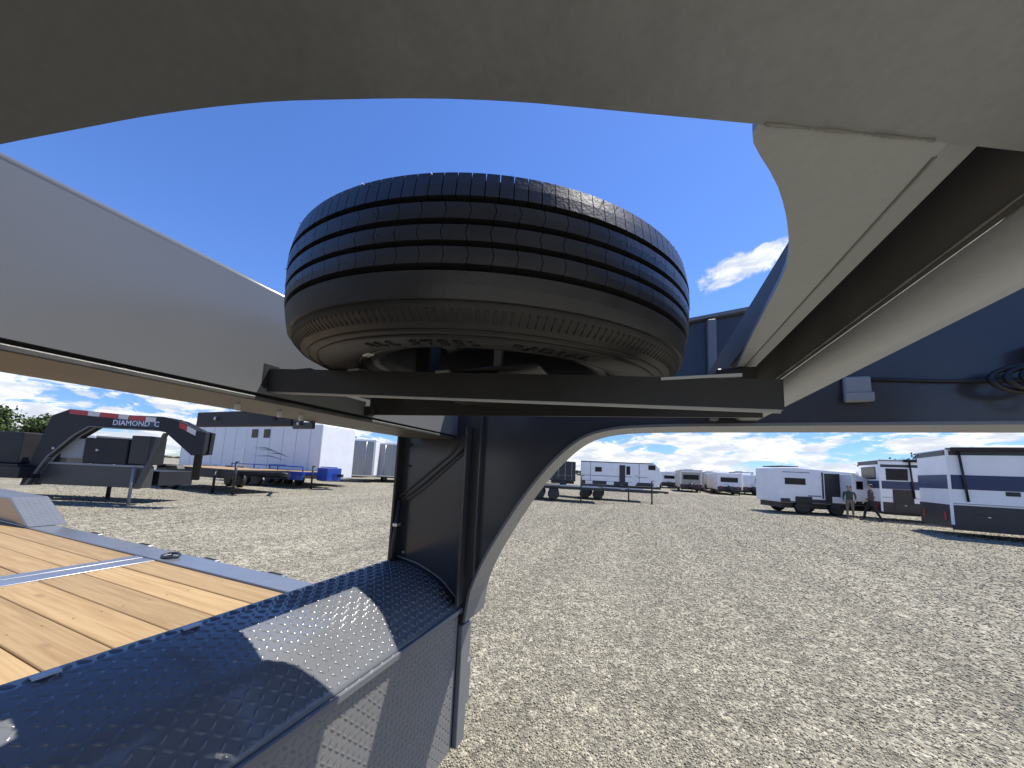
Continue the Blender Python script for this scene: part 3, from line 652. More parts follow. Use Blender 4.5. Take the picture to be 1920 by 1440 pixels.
# wheel rim
rim = lathe('rim', [(0.240, -0.074), (0.246, -0.080), (0.243, -0.084), (0.222, -0.080), (0.212, -0.060), (0.205, 0.0), (0.212, 0.060), (0.222, 0.080), (0.236, 0.088), (0.238, 0.084), (0.229, 0.078), (0.218, 0.0)], 72, CHAR, S, closed=True)
lathe('rim_disc', [(0.205, 0.030), (0.17, 0.045), (0.12, 0.030), (0.08, 0.028), (0.08, 0.022), (0.12, 0.024), (0.17, 0.039), (0.205, 0.022)], 48, CHAR, rim, closed=True)
for k in range(8):
    a = 2*math.pi*k/8
    lathe('lug_nut', [(0.011, 0.012), (0.011, 0.026), (0.004, 0.026)][::-1], 6, GALV, rim, centre=(0.105*math.cos(a), 0.105*math.sin(a), 0))
b = box('wheel_weight', (-0.012, 0.012), (-0.006, 0.006), (-0.0985, -0.0935), GALV, S, 0.001)
ang = R(near_deg-52); b.location = (0.262*math.cos(ang), 0.262*math.sin(ang), 0.0035); b.rotation_euler = (0, 0, ang+math.pi/2)

# coiled cable and ring hanging inside the far neck
CC = thing('coiled_cable', 'coiled black cable with bright ring hanging inside the far neck', 'cable', (0.93, 1.30, 1.97))
for k in range(3):
    tube('cable_coil', [(0.062*math.cos(t)*(1-0.1*k)+0.015*k, -0.012*k+0.004*math.sin(3*t), 0.034*math.sin(t)*(1-0.1*k)+0.03) for t in np.linspace(0, 2*math.pi, 28)[:-1]], 0.007, BLACK, CC, 8, True)
tube('ring', [(0.055+0.030*math.cos(t), -0.04, 0.0+0.034*math.sin(t)) for t in np.linspace(0, 2*math.pi, 24)[:-1]], 0.005, GALV, CC, 8, True)

# ------------------------------------------------------------------ builders for the yard's trailers
def rect_on_side(name, x0, x1, z0, z1, parent, material, proud=0.012, bevel=0.0):
    return box(name, (x0, x1), (-proud, 0.01), (z0, z1), material, parent, bevel)
def window(parent, x0, x1, z0, z1):
    f = rect_on_side('window', x0, x1, z0, z1, parent, BLACK, 0.018, 0.006)
    box('pane', (x0+0.035, x1-0.035), (-0.024, -0.0185), (z0+0.035, z1-0.035), GLASS, f)
    return f
def end_window(parent, y0, y1, z0, z1):
    f = box('window', (-0.018, 0.01), (y0, y1), (z0, z1), BLACK, parent, 0.006)
    box('pane', (-0.024, -0.0185), (y0+0.04, y1-0.04), (z0+0.04, z1-0.04), GLASS, f)
def wheel(parent, x, y, r=0.36, wd=0.22, rimmat=CHROME):
    t = lathe('tyre', [(r*0.62, -wd/2), (r*0.93, -wd/2), (r, -wd*0.36), (r, wd*0.36), (r*0.93, wd/2), (r*0.62, wd/2)], 28, RUB, parent, axis='Y', centre=(x, y, r))
    lathe('rim', [(r*0.64, -wd*0.40), (r*0.58, -wd*0.30), (r*0.20, -wd*0.36), (r*0.19, -wd*0.1)], 20, rimmat, parent, axis='Y', centre=(x, y, r))
    return t
def camper(name, label, cat, loc, yaw, L, W, H, zb=0.50, skin=WHITE, front=None, bands=(), windows=(), doors=(), endw=(), wheels=(), group=None, endbands=(), awning=None, skirt=None, roof=True, jack=None, endborder=None, vents=()):
    o = thing(name, label, cat, (loc[0], loc[1], gz(loc[0])), yaw, group)
    pts = front if front else [(0, zb), (L, zb), (L, H), (0, H)]
    prism('body', pts, 0, W, skin, o, bevel=0.05, seg=2)
    for (x0, x1, z0, z1, m_) in bands: rect_on_side('stripe', x0, x1, z0, z1, o, m_, 0.006)
    for (y0, y1, z0, z1, m_) in endbands: box('front_panel', (-0.008, 0.01), (y0, y1), (z0, z1), m_, o)
    for wdw in windows: window(o, *wdw)
    for (y0, y1, z0, z1) in endw: end_window(o, y0, y1, z0, z1)
    for (x0, x1, z0, z1, m_) in doors:
        d = rect_on_side('door', x0, x1, z0, z1, o, m_, 0.02, 0.008)
        box('door_handle', (x1-0.12, x1-0.05), (-0.045, -0.0205), (z0+0.42*(z1-z0), z0+0.48*(z1-z0)), BLACK, d)
    for (x0, x1, z0, z1) in vents: rect_on_side('vent', x0, x1, z0, z1, o, BLACK, 0.016, 0.004)
    if not front:
        for x in (0.0, L-0.05): box('corner_trim', (x-0.012, x+0.062), (-0.022, 0.03), (zb+0.02, H-0.03), skin, o, 0.006)
        rect_on_side('belt_trim', 0.06, L-0.06, zb+0.28*(H-zb)-0.012, zb+0.28*(H-zb)+0.012, o, GREYSKIN, 0.017)
        for y in (0.15, W-0.15): lathe('marker_lamp', [(0.035, -0.02), (0.035, 0.0), (0.01, 0.0)], 8, RED, o, axis='X', centre=(-0.012, y, H-0.15))
        for y in (0.35, W-0.35): box('tail_lamp', (-0.028, -0.006), (y-0.07, y+0.07), (zb+0.15, zb+0.45), RED, o, 0.006)
    for k in range(int(L//2.2)):
        x = 0.5+2.2*k; d = rect_on_side('baggage_door', x, x+0.75, zb+0.08, zb+0.42, o, skin if not skirt else CHAR, 0.022, 0.006)
        box('latch', (x+0.34, x+0.41), (-0.030, -0.0225), (zb+0.35, zb+0.38), GALV, d)
    if skirt: rect_on_side('skirt', skirt[0], skirt[1], skirt[2], skirt[3], o, CHAR, 0.014)
    box('chassis', (0.15, L-0.15), (0.15, W-0.15), (0.32, zb-0.002), BLACK, o)
    for (x, r) in wheels:
        wheel(o, x, 0.10, r); wheel(o, x, W-0.10, r)
    if roof:
        box('roof_vent', (L*0.35, L*0.35+0.7), (W*0.3, W*0.7), (H, H+0.22), WHITE2, o, 0.04, 2)
        box('roof_trim', (0.0, L), (-0.03, 0.03), (H-0.07, H+0.015), GREYSKIN, o, 0.01)
    if awning:
        x0, x1, z, arms = awning
        tube('awning_roll', [(x0, -0.10, z), (x1, -0.10, z)], 0.075, BLACK, o, 10)
        for (xa, xb, zb2) in arms: tube('awning_arm', [(xa, -0.09, z), (xb, -0.06, zb2)], 0.035, BLACK, o, 6)
    if jack is not None:
        x, y = jack
        tube('tongue_jack', [(x, y, 0.0), (x, y, 0.95)], 0.04, BLACK, o, 8)
        box('tongue', (min(x, 0)-0.1, max(x, 0)+0.3) if x < 0 else (L-0.3, x+0.15), (y-0.06, y+0.06), (0.40, 0.50), BLACK, o)
    return o

# big travel trailer at the right edge, side towards us
camper('travel_trailer', 'large white travel trailer with navy band and dark skirt at right edge', 'camper', (10.55, 17.9), R(-11), 9.0, 2.4, 3.27, 0.42,
       bands=[(0.0, 9.0, 1.74, 2.27, NAVY), (0.0, 9.0, 3.0, 3.16, CHAR)], skirt=(0.0, 9.0, 0.26, 1.16),
       windows=[(3.7, 5.2, 1.85, 2.55)], vents=[(1.3, 1.62, 1.57, 1.72), (2.7, 3.05, 1.50, 1.68), (3.6, 4.2, 1.25, 1.33)], wheels=[(5.2, 0.36), (6.1, 0.36)],
       awning=(0.1, 6.5, 3.22, [(0.28, 0.42, 1.30), (6.2, 6.0, 1.3)]), endbands=[(0.0, 2.4, 0.32, 1.16, CHAR), (0.0, 2.4, 1.74, 2.27, NAVY), (0.0, 2.4, 3.0, 3.2, CHAR)], group='travel trailers on the right')
camper('travel_trailer', 'white travel trailer with navy band and open dark doorway beside the large one', 'camper', (11.25, 23.4), R(-6), 7.0, 2.4, 3.1, 0.45,
       bands=[(0.0, 7.0, 1.62, 2.02, NAVY), (0.0, 7.0, 2.72, 2.86, CHAR)], skirt=(0.0, 7.0, 0.45, 0.95), doors=[(0.45, 1.2, 0.62, 1.61, BLACK)], windows=[(0.25, 1.05, 2.06, 2.66)],
       endbands=[(0.0, 2.4, 0.45, 0.95, CHAR), (0.0, 2.4, 1.62, 2.02, NAVY), (0.0, 2.4, 2.86, 3.08, CHAR)], endw=[(0.35, 2.0, 2.08, 2.75)],
       wheels=[(3.6, 0.36), (4.5, 0.36)], awning=(0.9, 5.5, 3.06, [(1.1, 1.2, 1.2)]), group='travel trailers on the right')
# small trailer with rounded nose and open door
prof = [(0, 0.62), (4.6, 0.62), (4.95, 1.0), (4.95, 1.5), (4.55, 2.15), (3.9, 2.42), (2.3, 2.50), (0.9, 2.58), (0.05, 2.55), (0, 2.45)]
sc = camper('small_camper', 'small silver white camper with open black doorway and high wheels', 'camper', (7.0, 23.3), R(18), 4.95, 2.1, 2.5, 0.62, skin=WHITE, front=prof,
       windows=[(0.25, 1.35, 1.62, 1.98), (4.0, 4.35, 1.5, 1.95)], doors=[(2.35, 3.15, 0.75, 2.3, BLACK)], bands=[(0, 4.6, 0.64, 0.85, CHAR), (2.2, 2.3, 0.9, 2.35, CHAR)],
       wheels=[(1.2, 0.42), (2.95, 0.36)], roof=False, vents=[(3.3, 3.5, 1.3, 1.45)], group=None)
ORIGIN[0] = Vector((0, 0, 0))
box('roof_rack', (0.3, 1.2), (0.2, 1.9), (2.60, 2.66), CHAR, sc, 0.02)
rect_on_side('side_graphic', 1.45, 2.15, 1.0, 1.06, sc, GRAPH, 0.008); rect_on_side('side_graphic', 0.15, 1.6, 2.28, 2.32, sc, GRAPH, 0.008)
box('porch_lamp', (2.1, 2.2), (-0.05, 0.0), (2.0, 2.1), SILV, sc, 0.01)
box('wheel_arch', (0.75, 1.65), (-0.06, 0.02), (0.62, 0.98), BLACK, sc, 0.05, 2)
box('roof_vent', (1.4, 2.0), (0.7, 1.4), (2.56, 2.70), WHITE2, sc, 0.03, 2)
box('open_door_leaf', (3.16, 3.20), (-0.72, -0.02), (0.78, 2.28), WHITE2, sc, 0.01)
box('step', (2.45, 3.05), (-0.35, -0.05), (0.38, 0.43), CHAR, sc, 0.01)
camper('travel_trailer', 'white trailer nose with dark windscreen behind the two walking people', 'camper', (17.2, 35.5), R(60), 7.0, 2.4, 2.75, 0.5,
       endw=[(0.35, 2.0, 1.55, 2.3)], endbands=[(0.0, 2.4, 0.5, 0.9, GREYSKIN)], windows=[(0.8, 1.6, 1.6, 2.2)], wheels=[(3.6, 0.35)], group='travel trailers on the right')
# the row facing us at the far end of the lane (noses towards the camera)
def nose(label, x, y, W, H, skin, win, yaw=90, trim=CHAR, name='travel_trailer'):
    o = camper(name, label, 'camper', (x+W, y), R(yaw), 7.5, W, H, 0.55, skin=skin, endw=[(W*win[0], W*win[1], win[2], win[3])],
           endbands=[(0.02, W-0.02, 0.56, 0.95, trim)], wheels=[(3.4, 0.36), (4.3, 0.36)], jack=(-0.9, W/2), group='travel trailers at the end of the lane')
    box('tongue', (-1.0, 0.3), (W/2-0.08, W/2+0.08), (0.38, 0.5), BLACK, o)
    lathe('propane_cover', [(0.05, 0.52), (0.26, 0.52), (0.27, 0.95), (0.20, 1.08), (0.05, 1.10)], 14, CHAR, o, centre=(-0.42, W/2, 0))
    for (ya, yb, za, zb3) in ((0.03, 0.14, 0.98, H-0.12), (W-0.14, W-0.03, 0.98, H-0.12), (0.145, W-0.145, H-0.30, H-0.12)): box('front_trim', (-0.03, -0.004), (ya, yb), (za, zb3), WHITE, o, 0.01)
    box('stabiliser', (0.1, 0.2), (0.15, 0.25), (0.0, 0.5), BLACK, o); box('stabiliser', (0.1, 0.2), (W-0.25, W-0.15), (0.0, 0.5), BLACK, o)
    return o
nose('farthest white travel trailer nose at the left end of the facing row', 2.25, 59, 2.5, 2.6, WHITE, (0.2, 0.8, 1.5, 2.0))
nose('grey rimmed travel trailer nose with wide window, second in the facing row', 4.05, 47.6, 2.4, 2.75, TANSKIN, (0.14, 0.86, 1.55, 2.15))
nose('tan sided trailer just right of the second nose in the facing row', 7.6, 54, 2.2, 2.7, TANSKIN, (0.3, 0.7, 1.6, 2.0))
nose('grey rimmed trailer nose with wide window in the middle of the facing row', 7.8, 46, 2.4, 2.5, WHITE2, (0.14, 0.86, 1.45, 2.0))
nose('white trailer with dark corner window right of the middle nose', 11.1, 49.5, 2.2, 2.45, WHITE, (0.08, 0.40, 1.5, 2.1))
nose('white trailer nose half hidden behind the small silver camper', 13.1, 48, 2.2, 2.4, WHITE2, (0.3, 0.7, 1.5, 2.0))

nose('low white trailer nose between the tan sided trailer and the middle nose', 7.0, 62, 2.3, 2.6, WHITE2, (0.2, 0.8, 1.5, 2.0))
nose('dark grey trailer nose tucked behind the middle nose of the facing row', 12.4, 60, 2.4, 3.0, GREYSKIN, (0.2, 0.8, 1.6, 2.1))
nose('white trailer nose between the farthest and the second nose', 4.6, 66, 2.3, 2.9, WHITE, (0.2, 0.8, 1.6, 2.1))
# white travel trailer and neighbours in the middle distance
camper('travel_trailer', 'long white travel trailer with sloped nose behind the dark flatbeds', 'camper', (-6.5, 37.2), R(10), 8.3, 2.4, 3.05, 0.5,
       front=[(0, 0.55), (7.6, 0.55), (8.3, 1.2), (8.0, 2.5), (7.5, 3.0), (0.05, 3.05), (0, 3.0)], windows=[(1.5, 2.2, 1.9, 2.4), (4.7, 5.1, 1.7, 2.6), (6.9, 7.6, 2.3, 2.8)],
       doors=[(4.0, 4.6, 0.8, 2.7, CHAR), (5.3, 5.8, 0.8, 2.6, WHITE2)], bands=[(0, 7.4, 0.58, 0.95, CHAR), (0, 6.8, 1.45, 1.52, GREYSKIN), (0, 7.4, 2.9, 3.0, CHAR), (1.0, 1.06, 0.95, 2.9, GREYSKIN), (5.95, 6.02, 0.95, 2.9, GREYSKIN)], wheels=[(3.8, 0.36), (4.7, 0.36)], roof=False)
cg = camper('mesh_trailer', 'dark grey high sided trailer left of the long white travel trailer', 'trailer', (-9.6, 36.0), R(10), 2.7, 2.2, 2.7, 0.6, skin=CHAR, wheels=[(1.4, 0.36)], roof=False,
       bands=[(0.2, 0.26, 0.7, 2.6, GREYSKIN), (0.9, 0.96, 0.7, 2.6, GREYSKIN), (1.6, 1.66, 0.7, 2.6, GREYSKIN), (2.3, 2.36, 0.7, 2.6, GREYSKIN)])

def flatbed(name, label, loc, yaw, L, W=2.1, zd=0.72, mat_f=CHAR, deck=None, jacks=(), wheels=(), tongue=True, rimmat=CHROME, group=None, rails=0, fh=0.17):
    o = thing(name, label, 'trailer', (loc[0], loc[1], gz(loc[0])), yaw, group)
    box('frame_rail', (0, L), (0, 0.10), (zd-fh, zd), mat_f, o, 0.01); box('frame_rail', (0, L), (W-0.10, W), (zd-fh, zd), mat_f, o, 0.01)
    box('frame_cross', (0, 0.08), (0.1, W-0.1), (zd-0.16, zd-0.01), mat_f, o); box('frame_cross', (L-0.08, L), (0.1, W-0.1), (zd-0.16, zd-0.01), mat_f, o)
    n = max(1, int(W/0.2)); pw = (W-0.2)/n
    for k in range(n): box('deck_plank', (0.09, L-0.09), (0.10+k*pw+0.004, 0.10+(k+1)*pw-0.004), (zd-0.045, zd+0.003), deck if deck else CHAR, o)
    if tongue:
        for s in (0.25, W-0.25):
            bm = bmesh.new(); add_box(bm, 0, 1, -0.05, 0.05, zd-0.17, zd-0.05)
            for v in bm.verts:
                t = v.co.x; v.co.x = L+t*1.25; v.co.y += s+(W/2-s)*t
            from_bm('tongue', bm, mat_f, o)
        box('coupler', (L+1.2, L+1.5), (W/2-0.07, W/2+0.07), (zd-0.2, zd-0.05), BLACK, o, 0.02)
    for (x, y, h, z0) in jacks:
        tube('jack', [(x, y, z0), (x, y, h)], 0.045, BLACK, o, 8); box('jack_foot', (x-0.1, x+0.1), (y-0.1, y+0.1), (z0, z0+0.02), BLACK, o)
        box('jack_crank', (x-0.03, x+0.16), (y-0.015, y+0.015), (h, h+0.03), BLACK, o)
    for x in wheels:
        wheel(o, x, -0.13, 0.34, 0.2, rimmat); wheel(o, x, W+0.13, 0.34, 0.2, rimmat)
    if wheels:
        xa, xb = min(wheels)-0.45, max(wheels)+0.45
        for y0 in (-0.26, W+0.02):
            prism('fender', [(xa, zd-0.10), (xa+0.15, zd+0.06), (xb-0.15, zd+0.06), (xb, zd-0.10), (xb-0.03, zd-0.11), (xb-0.17, zd+0.03), (xa+0.17, zd+0.03), (xa+0.03, zd-0.11)], y0, y0+0.24, mat_f, o)
    for k in range(rails):
        z = zd+0.25*(k+1); tube('side_rail', [(0, 0.05, z), (L, 0.05, z)], 0.03, mat_f, o, 6); tube('side_rail', [(0, W-0.05, z), (L, W-0.05, z)], 0.03, mat_f, o, 6)
    if rails:
        for x in np.linspace(0.03, L-0.03, 4):
            for y in (0.05, W-0.05): tube('post', [(x, y, zd), (x, y, zd+0.25*rails)], 0.03, mat_f, o, 6)
    return o
flatbed('flatbed_trailer', 'dark flatbed trailer on a tall front jack, nearest in the lane centre', (-7.4, 19.2), R(14), 5.2, 2.0, 0.80, CHAR, None, [(4.0, -0.5, 1.45, 0.0)], [1.6, 2.45], True, group='flatbed trailers in the lane centre')
flatbed('flatbed_trailer', 'dark flatbed trailer with corner jack behind the nearest flatbed', (-5.6, 23.4), R(4), 5.6, 2.0, 0.78, CHAR, None, [(5.9, -1.2, 1.38, 0.0), (4.6, 0.0, 0.9, 0.0)], [1.8, 2.65], True, group='flatbed trailers in the lane centre')

# ------------------------------------------------------------------ left side of the yard
# charcoal gooseneck with tape and lettering; local x runs along its side to the coupler
LG = thing('gooseneck_trailer', 'charcoal gooseneck trailer with red and white tape on its raised neck', 'trailer', (-13.02, 4.93, 0.30), R(21.5))
outer = [(-2.95, 0.42), (-2.60, 1.80), (-2.45, 2.35), (-1.98, 2.55), (-0.30, 2.45), (0.62, 2.45), (1.08, 2.36), (1.62, 2.12), (1.88, 2.07), (1.86, 1.46), (1.55, 1.42),
         (0.75, 2.02), (0.45, 2.06), (-1.35, 2.08), (-1.72, 1.82), (-2.32, 1.22), (-2.78, 0.42)]
for y in (0.0, 0.20):
    prism('neck_side_plate', outer, y, y+0.12, BLKP, LG, bevel=0.01)
sheet('neck_inner_flange', [(0.75, 2.02), (0.45, 2.06), (-1.35, 2.08), (-1.72, 1.82), (-2.32, 1.22), (-2.78, 0.42)], -0.03, 0.17, -0.012, GREYSKIN, LG)
prism('front_bulkhead_flange', [(0.78, 2.0), (0.70, 2.0), (0.12, 0.45), (0.22, 0.45)], 0.0, 0.09, CHARL, LG)
box('neck_cross_plate', (-1.9, 1.0), (0.125, 0.195), (2.20, 2.40), BLKP, LG)
box('front_panel', (-2.74, 0.20), (0.125, 0.40), (0.46, 1.06), CHARL, LG, 0.01)
box('front_panel_rail', (-2.74, 0.20), (0.10, 0.122), (1.02, 1.075), GREYSKIN, LG, 0.005)
box('frame_rail', (-9.5, -2.6), (-0.3, 0.2), (0.62, 0.92), BLKP, LG, 0.01); box('frame_rail', (-9.5, -2.6), (1.2, 1.7), (0.62, 0.92), BLKP, LG, 0.01)
box('deck', (-9.5, -2.7), (-0.28, 1.68), (0.925, 0.98), BLKP, LG)
box('spare_parts_box', (-5.4, -2.95), (-0.1, 0.9), (0.99, 1.85), BLKP, LG, 0.03, 2)
box('shadow_deck', (-2.65, 0.15), (0.62, 1.68), (0.50, 0.92), BLKP, LG, 0.01)  # added body behind the front panel to deepen the trailer's ground shadow
box('toolbox', (-1.55, -0.35), (0.13, 0.60), (1.08, 1.78), BLKP, LG, 0.02)
box('toolbox_door', (-2.2, -1.58), (0.15, 0.19), (1.20, 1.75), GREYSKIN, LG, 0.01)
box('battery_box', (-0.3, 0.25), (0.14, 0.6), (1.10, 1.9), BLACK, LG, 0.02)
tube('jack', [(0.0, 0.06, 0.0), (0.0, 0.06, 1.0)], 0.035, GREYSKIN, LG, 8); box('jack_foot', (-0.10, 0.10), (-0.06, 0.16), (0.0, 0.03), CHARL, LG)
tube('jack', [(-1.9, 1.2, 0.0), (-1.9, 1.2, 1.1)], 0.05, CHARL, LG, 8)
lathe('coupler', [(0.09, 0.75), (0.09, 1.46), (0.13, 1.46), (0.13, 1.52)], 14, BLKP, LG, centre=(1.62, 0.16, 0))
box('coupler_head', (1.35, 1.84), (0.125, 0.195), (1.52, 2.05), BLKP, LG, 0.03)
seg = [(-1.96, -1.45, RED), (-1.44, -1.12, SILV), (-1.10, -0.60, RED), (-0.59, -0.32, SILV), (-0.30, 0.16, RED), (0.17, 0.45, SILV)]
for a_, b_, m_ in seg:
    za = 2.545-(a_+1.98)*0.055; zb_ = 2.545-(b_+1.98)*0.055
    prism('reflective_tape', [(a_, za-0.13), (b_, zb_-0.13), (b_, zb_), (a_, za)], -0.012, -0.004, m_, LG)
for a_, b_, m_ in ((1.12, 1.34, RED), (1.35, 1.6, SILV)):
    za = 2.33-(a_-1.08)*0.44; zb_ = 2.33-(b_-1.08)*0.44
    prism('reflective_tape', [(a_, za-0.14), (b_, zb_-0.14), (b_, zb_), (a_, za)], -0.012, -0.004, m_, LG)
box('name_plate', (-0.72, 0.58), (-0.008, -0.002), (2.14, 2.335), NAVY, LG)
for wd_, xo in (('DIAMOND', -0.20), ('C', 0.50)):
    tm = text_mesh(wd_, 0.205, 0.004); lo = link('name_lettering', tm, LETW, LG); lo.rotation_euler = (R(90), 0, 0); lo.location = (xo, -0.013, 2.160); lo.scale = (1.05, 1, 1)
for x in (-2.2, -1.0): lathe('marker_lamp', [(0.03, -0.03), (0.03, 0.0), (0.01, 0.0)], 10, SILV, LG, axis='Y', centre=(x, -0.004, 1.45))

flatbed('car_hauler', 'dark car hauler trailer with pale pine deck and bright wheels', (-20.6, 8.6), R(-3), 6.0, 2.2, 0.95, BLKP, WOOD, [(6.2, 0.0, 1.25, 0.0), (5.0, -0.08, 0.9, 0.0)], [1.2, 2.1], True, fh=0.36)
BLT = flatbed('blue_car_hauler', 'royal blue flatbed trailer with blue winch box on its tongue', (-21.4, 12.0), R(2), 5.4, 2.2, 0.86, BLUEP, WOOD, [(5.75, 0.3, 1.15, 0.0)], [1.5, 2.4], True, rails=1, fh=0.42)
box('winch_box', (5.75, 6.45), (0.55, 1.45), (0.45, 1.1), BLUEP, BLT, 0.02); box('side_decal', (3.4, 4.6), (-0.006, 0.0), (0.60, 0.74), SILV, BLT)
# enclosed cargo trailers
def cargo(label, loc, yaw, L, W, H, doors_end=True, windows=(), swoosh=False, skin=WHITE2, group='enclosed white cargo trailers', wheels=True):
    o = thing('cargo_trailer', label, 'trailer', (loc[0], loc[1], gz(loc[0])), yaw, group)
    prism('body', [(0, 0.45), (L, 0.45), (L, H), (0, H)], 0, W, skin, o, bevel=0.06, seg=2)
    box('corner_trim', (L-0.05, L+0.012), (-0.012, 0.05), (0.47, H-0.02), GALV, o, 0.006); box('corner_trim', (-0.012, 0.05), (-0.012, 0.05), (0.47, H-0.02), GALV, o, 0.006)
    box('roof_trim', (0, L), (-0.015, 0.04), (H-0.12, H-0.01), WHITE, o, 0.006); box('sill_trim', (0, L), (-0.015, 0.04), (0.45, 0.57), GALV, o, 0.006)
    for x in np.arange(1.2, L-0.2, 1.2): box('panel_seam', (x-0.012, x+0.012), (-0.005, 0.0), (0.58, H-0.13), GREYSKIN, o)
    for wdw in windows: window(o, *wdw)
    if doors_end:
        for (a_, b_) in ((0.12, W/2-0.01), (W/2+0.01, W-0.12)):
            d = box('rear_door', (-0.022, 0.0), (a_, b_), (0.55, H-0.18), GREYSKIN if doors_end == 2 else WHITE2, o, 0.008)
            tube('lock_bar', [(-0.045, (a_+b_)/2, 0.6), (-0.045, (a_+b_)/2, H-0.22)], 0.02, GALV, d, 6)
    if swoosh:
        x0, z0 = swoosh
        for k, (dx, ln, dz, th) in enumerate(((0, 2.6, 0.0, 0.07), (0.5, 2.3, -0.12, 0.05), (1.6, 2.0, -0.30, 0.09), (0.2, 3.2, -0.50, 0.05))):
            prism('side_graphic', [(x0+dx, z0+dz), (x0+dx+ln*0.5, z0+dz+0.05), (x0+dx+ln, z0+dz-0.22), (x0+dx+ln*0.5, z0+dz+0.05-th)], -0.012, -0.006, GRAPH if k != 3 else NAVY, o)
    if wheels:
        for x in (L*0.42, L*0.42+0.8): wheel(o, x, -0.06, 0.36, 0.2)
        box('fender', (L*0.42-0.45, L*0.42+1.25), (-0.2, 0.0), (0.74, 0.80), GALV, o, 0.01)
    box('chassis', (0.1, L+1.0), (W*0.35, W*0.65), (0.36, 0.447), BLACK, o)
    return o
cargo('tall white cargo trailer with two square windows and dark side graphic', (-24.2, 14.25), R(-1), 6.9, 2.4, 3.55, False, [(0.55, 1.15, 2.75, 3.3), (1.75, 2.35, 2.75, 3.3)], (0.8, 2.1))
cargo('white cargo trailer with grey rear doors right of the windowed one', (-19.2, 20.4), R(118), 6.5, 2.35, 3.3, 2)
cargo('white cargo trailer beside the neck upright, partly hidden by it', (-18.0, 22.5), R(118), 6.0, 2.2, 3.2, 2, [])
cargo('white cargo trailer filling the gap behind the windowed one and its right neighbour', (-27.5, 26.5), R(118), 6.5, 2.4, 4.2, 1)
cargo('white cargo trailer farthest back, left of the neck upright', (-25.0, 31.0), R(112), 6.5, 2.4, 4.0, 1)
cargo('white cargo trailer seen past the coupler of the charcoal gooseneck', (-35.6, 16.2), R(5), 7.5, 2.4, 4.0, False, [(2.2, 2.9, 2.6, 3.2)])
cargo('low dark enclosed trailer behind the charcoal gooseneck at the left edge', (-32.0, 7.4), R(5), 7.0, 2.4, 2.2, False, skin=CHAR, group=None)
flatbed('flatbed_trailer', 'low dark flatbed trailer beside the neck upright in front of white cargo trailers', (-16.2, 19.2), R(10), 4.0, 2.0, 0.6, CHAR, None, [(4.4, 0.3, 0.8, 0.0)], [1.4], True)

# ------------------------------------------------------------------ trees
def tree(label, loc, h, rad, material, n=2600, leaf=0.16, group=None):
    o = thing('tree', label, 'tree', (loc[0], loc[1], gz(loc[0])), 0, group)
    tube('trunk', [(0, 0, 0), (0.05, 0.03, h*0.25), (-0.03, 0.06, h*0.5), (0.02, 0, h*0.8)], [0.03*h, 0.024*h, 0.016*h, 0.006*h], BARK, o, 8)
    for k in range(5):
        a = k*1.3+0.4; z0 = h*(0.28+0.08*k)
        tube('limb', [(0, 0, z0), (math.cos(a)*rad*0.4, math.sin(a)*rad*0.4, z0+h*0.12), (math.cos(a)*rad*0.75, math.sin(a)*rad*0.75, z0+h*0.2)], [0.012*h, 0.008*h, 0.003*h], BARK, o, 6)
    g = np.random.default_rng(int(abs(loc[0])*10+abs(loc[1])))
    ncl = 26
    cc = g.normal(0, 1, (ncl, 3)); cc /= np.linalg.norm(cc, axis=1)[:, None]; cc *= (g.random((ncl, 1))**0.4)*0.78
    cl = g.integers(0, ncl, n); p = cc[cl]+g.normal(0, 0.15, (n, 3))
    p = p*np.array([rad, rad, h*0.36])+np.array([0, 0, h*0.62])
    a = g.normal(0, 1, (n, 3)); a /= np.linalg.norm(a, axis=1)[:, None]
    b = np.cross(a, g.normal(0, 1, (n, 3))); b /= np.linalg.norm(b, axis=1)[:, None]
    s = leaf*g.uniform(0.6, 1.3, (n, 1))
    V = np.stack([p-a*s, p+b*s*0.6, p+a*s, p-b*s*0.6], 1).reshape(-1, 3)
    F = np.arange(n*4).reshape(-1, 4)
    me = bpy.data.meshes.new('crown'); me.from_pydata(V.tolist(), [], F.tolist())
    link('crown', me, material, o)
    return o
tree('green leafy tree far left behind the low dark trailer', (-54.5, 11.6), 5.4, 2.0, LEAF, group='yard trees')
tree('green leafy tree at the left edge beyond the charcoal gooseneck', (-52.5, 13.2), 4.9, 1.5, LEAF, group='yard trees')
tree('bright green tree behind the dark grey high sided trailer', (-13.5, 52), 5.2, 2.6, LEAF, group='yard trees')
tree('dark tree behind the white trailer nose near the walking people', (27.5, 52), 5.0, 3.2, LEAFD, group='yard trees')
tree('dark tree left of the white travel trailer with open doorway', (23, 46), 4.4, 2.6, LEAFD, group='yard trees')
tree('dark spreading tree between the small camper and the open doorway trailer', (30.5, 55), 6.0, 3.4, LEAFD, group='yard trees')
# far tree belt along the horizon
g = np.random.default_rng(3); V = []; n = 16000
az = g.uniform(R(-100), R(80), n); d = g.uniform(230, 330, n); hh = 2.6+1.6*np.sin(az*23)+1.2*np.sin(az*61+1)+0.9*np.sin(az*7)
p = np.stack([d*np.sin(az), d*np.cos(az), np.abs(hh)*g.random(n)**0.7], 1)
a = g.normal(0, 1, (n, 3)); a /= np.linalg.norm(a, axis=1)[:, None]; b = np.cross(a, g.normal(0, 1, (n, 3))); b /= np.linalg.norm(b, axis=1)[:, None]
V = np.stack([p-a*0.9, p+b*0.7, p+a*0.9, p-b*0.7], 1).reshape(-1, 3)
me = bpy.data.meshes.new('tree_belt'); me.from_pydata(V.tolist(), [], np.arange(n*4).reshape(-1, 4).tolist()); tb = link('tree_belt', me, LEAFD); tb['kind'] = 'stuff'
tag(tb, 'low dark belt of trees along the horizon', 'trees')

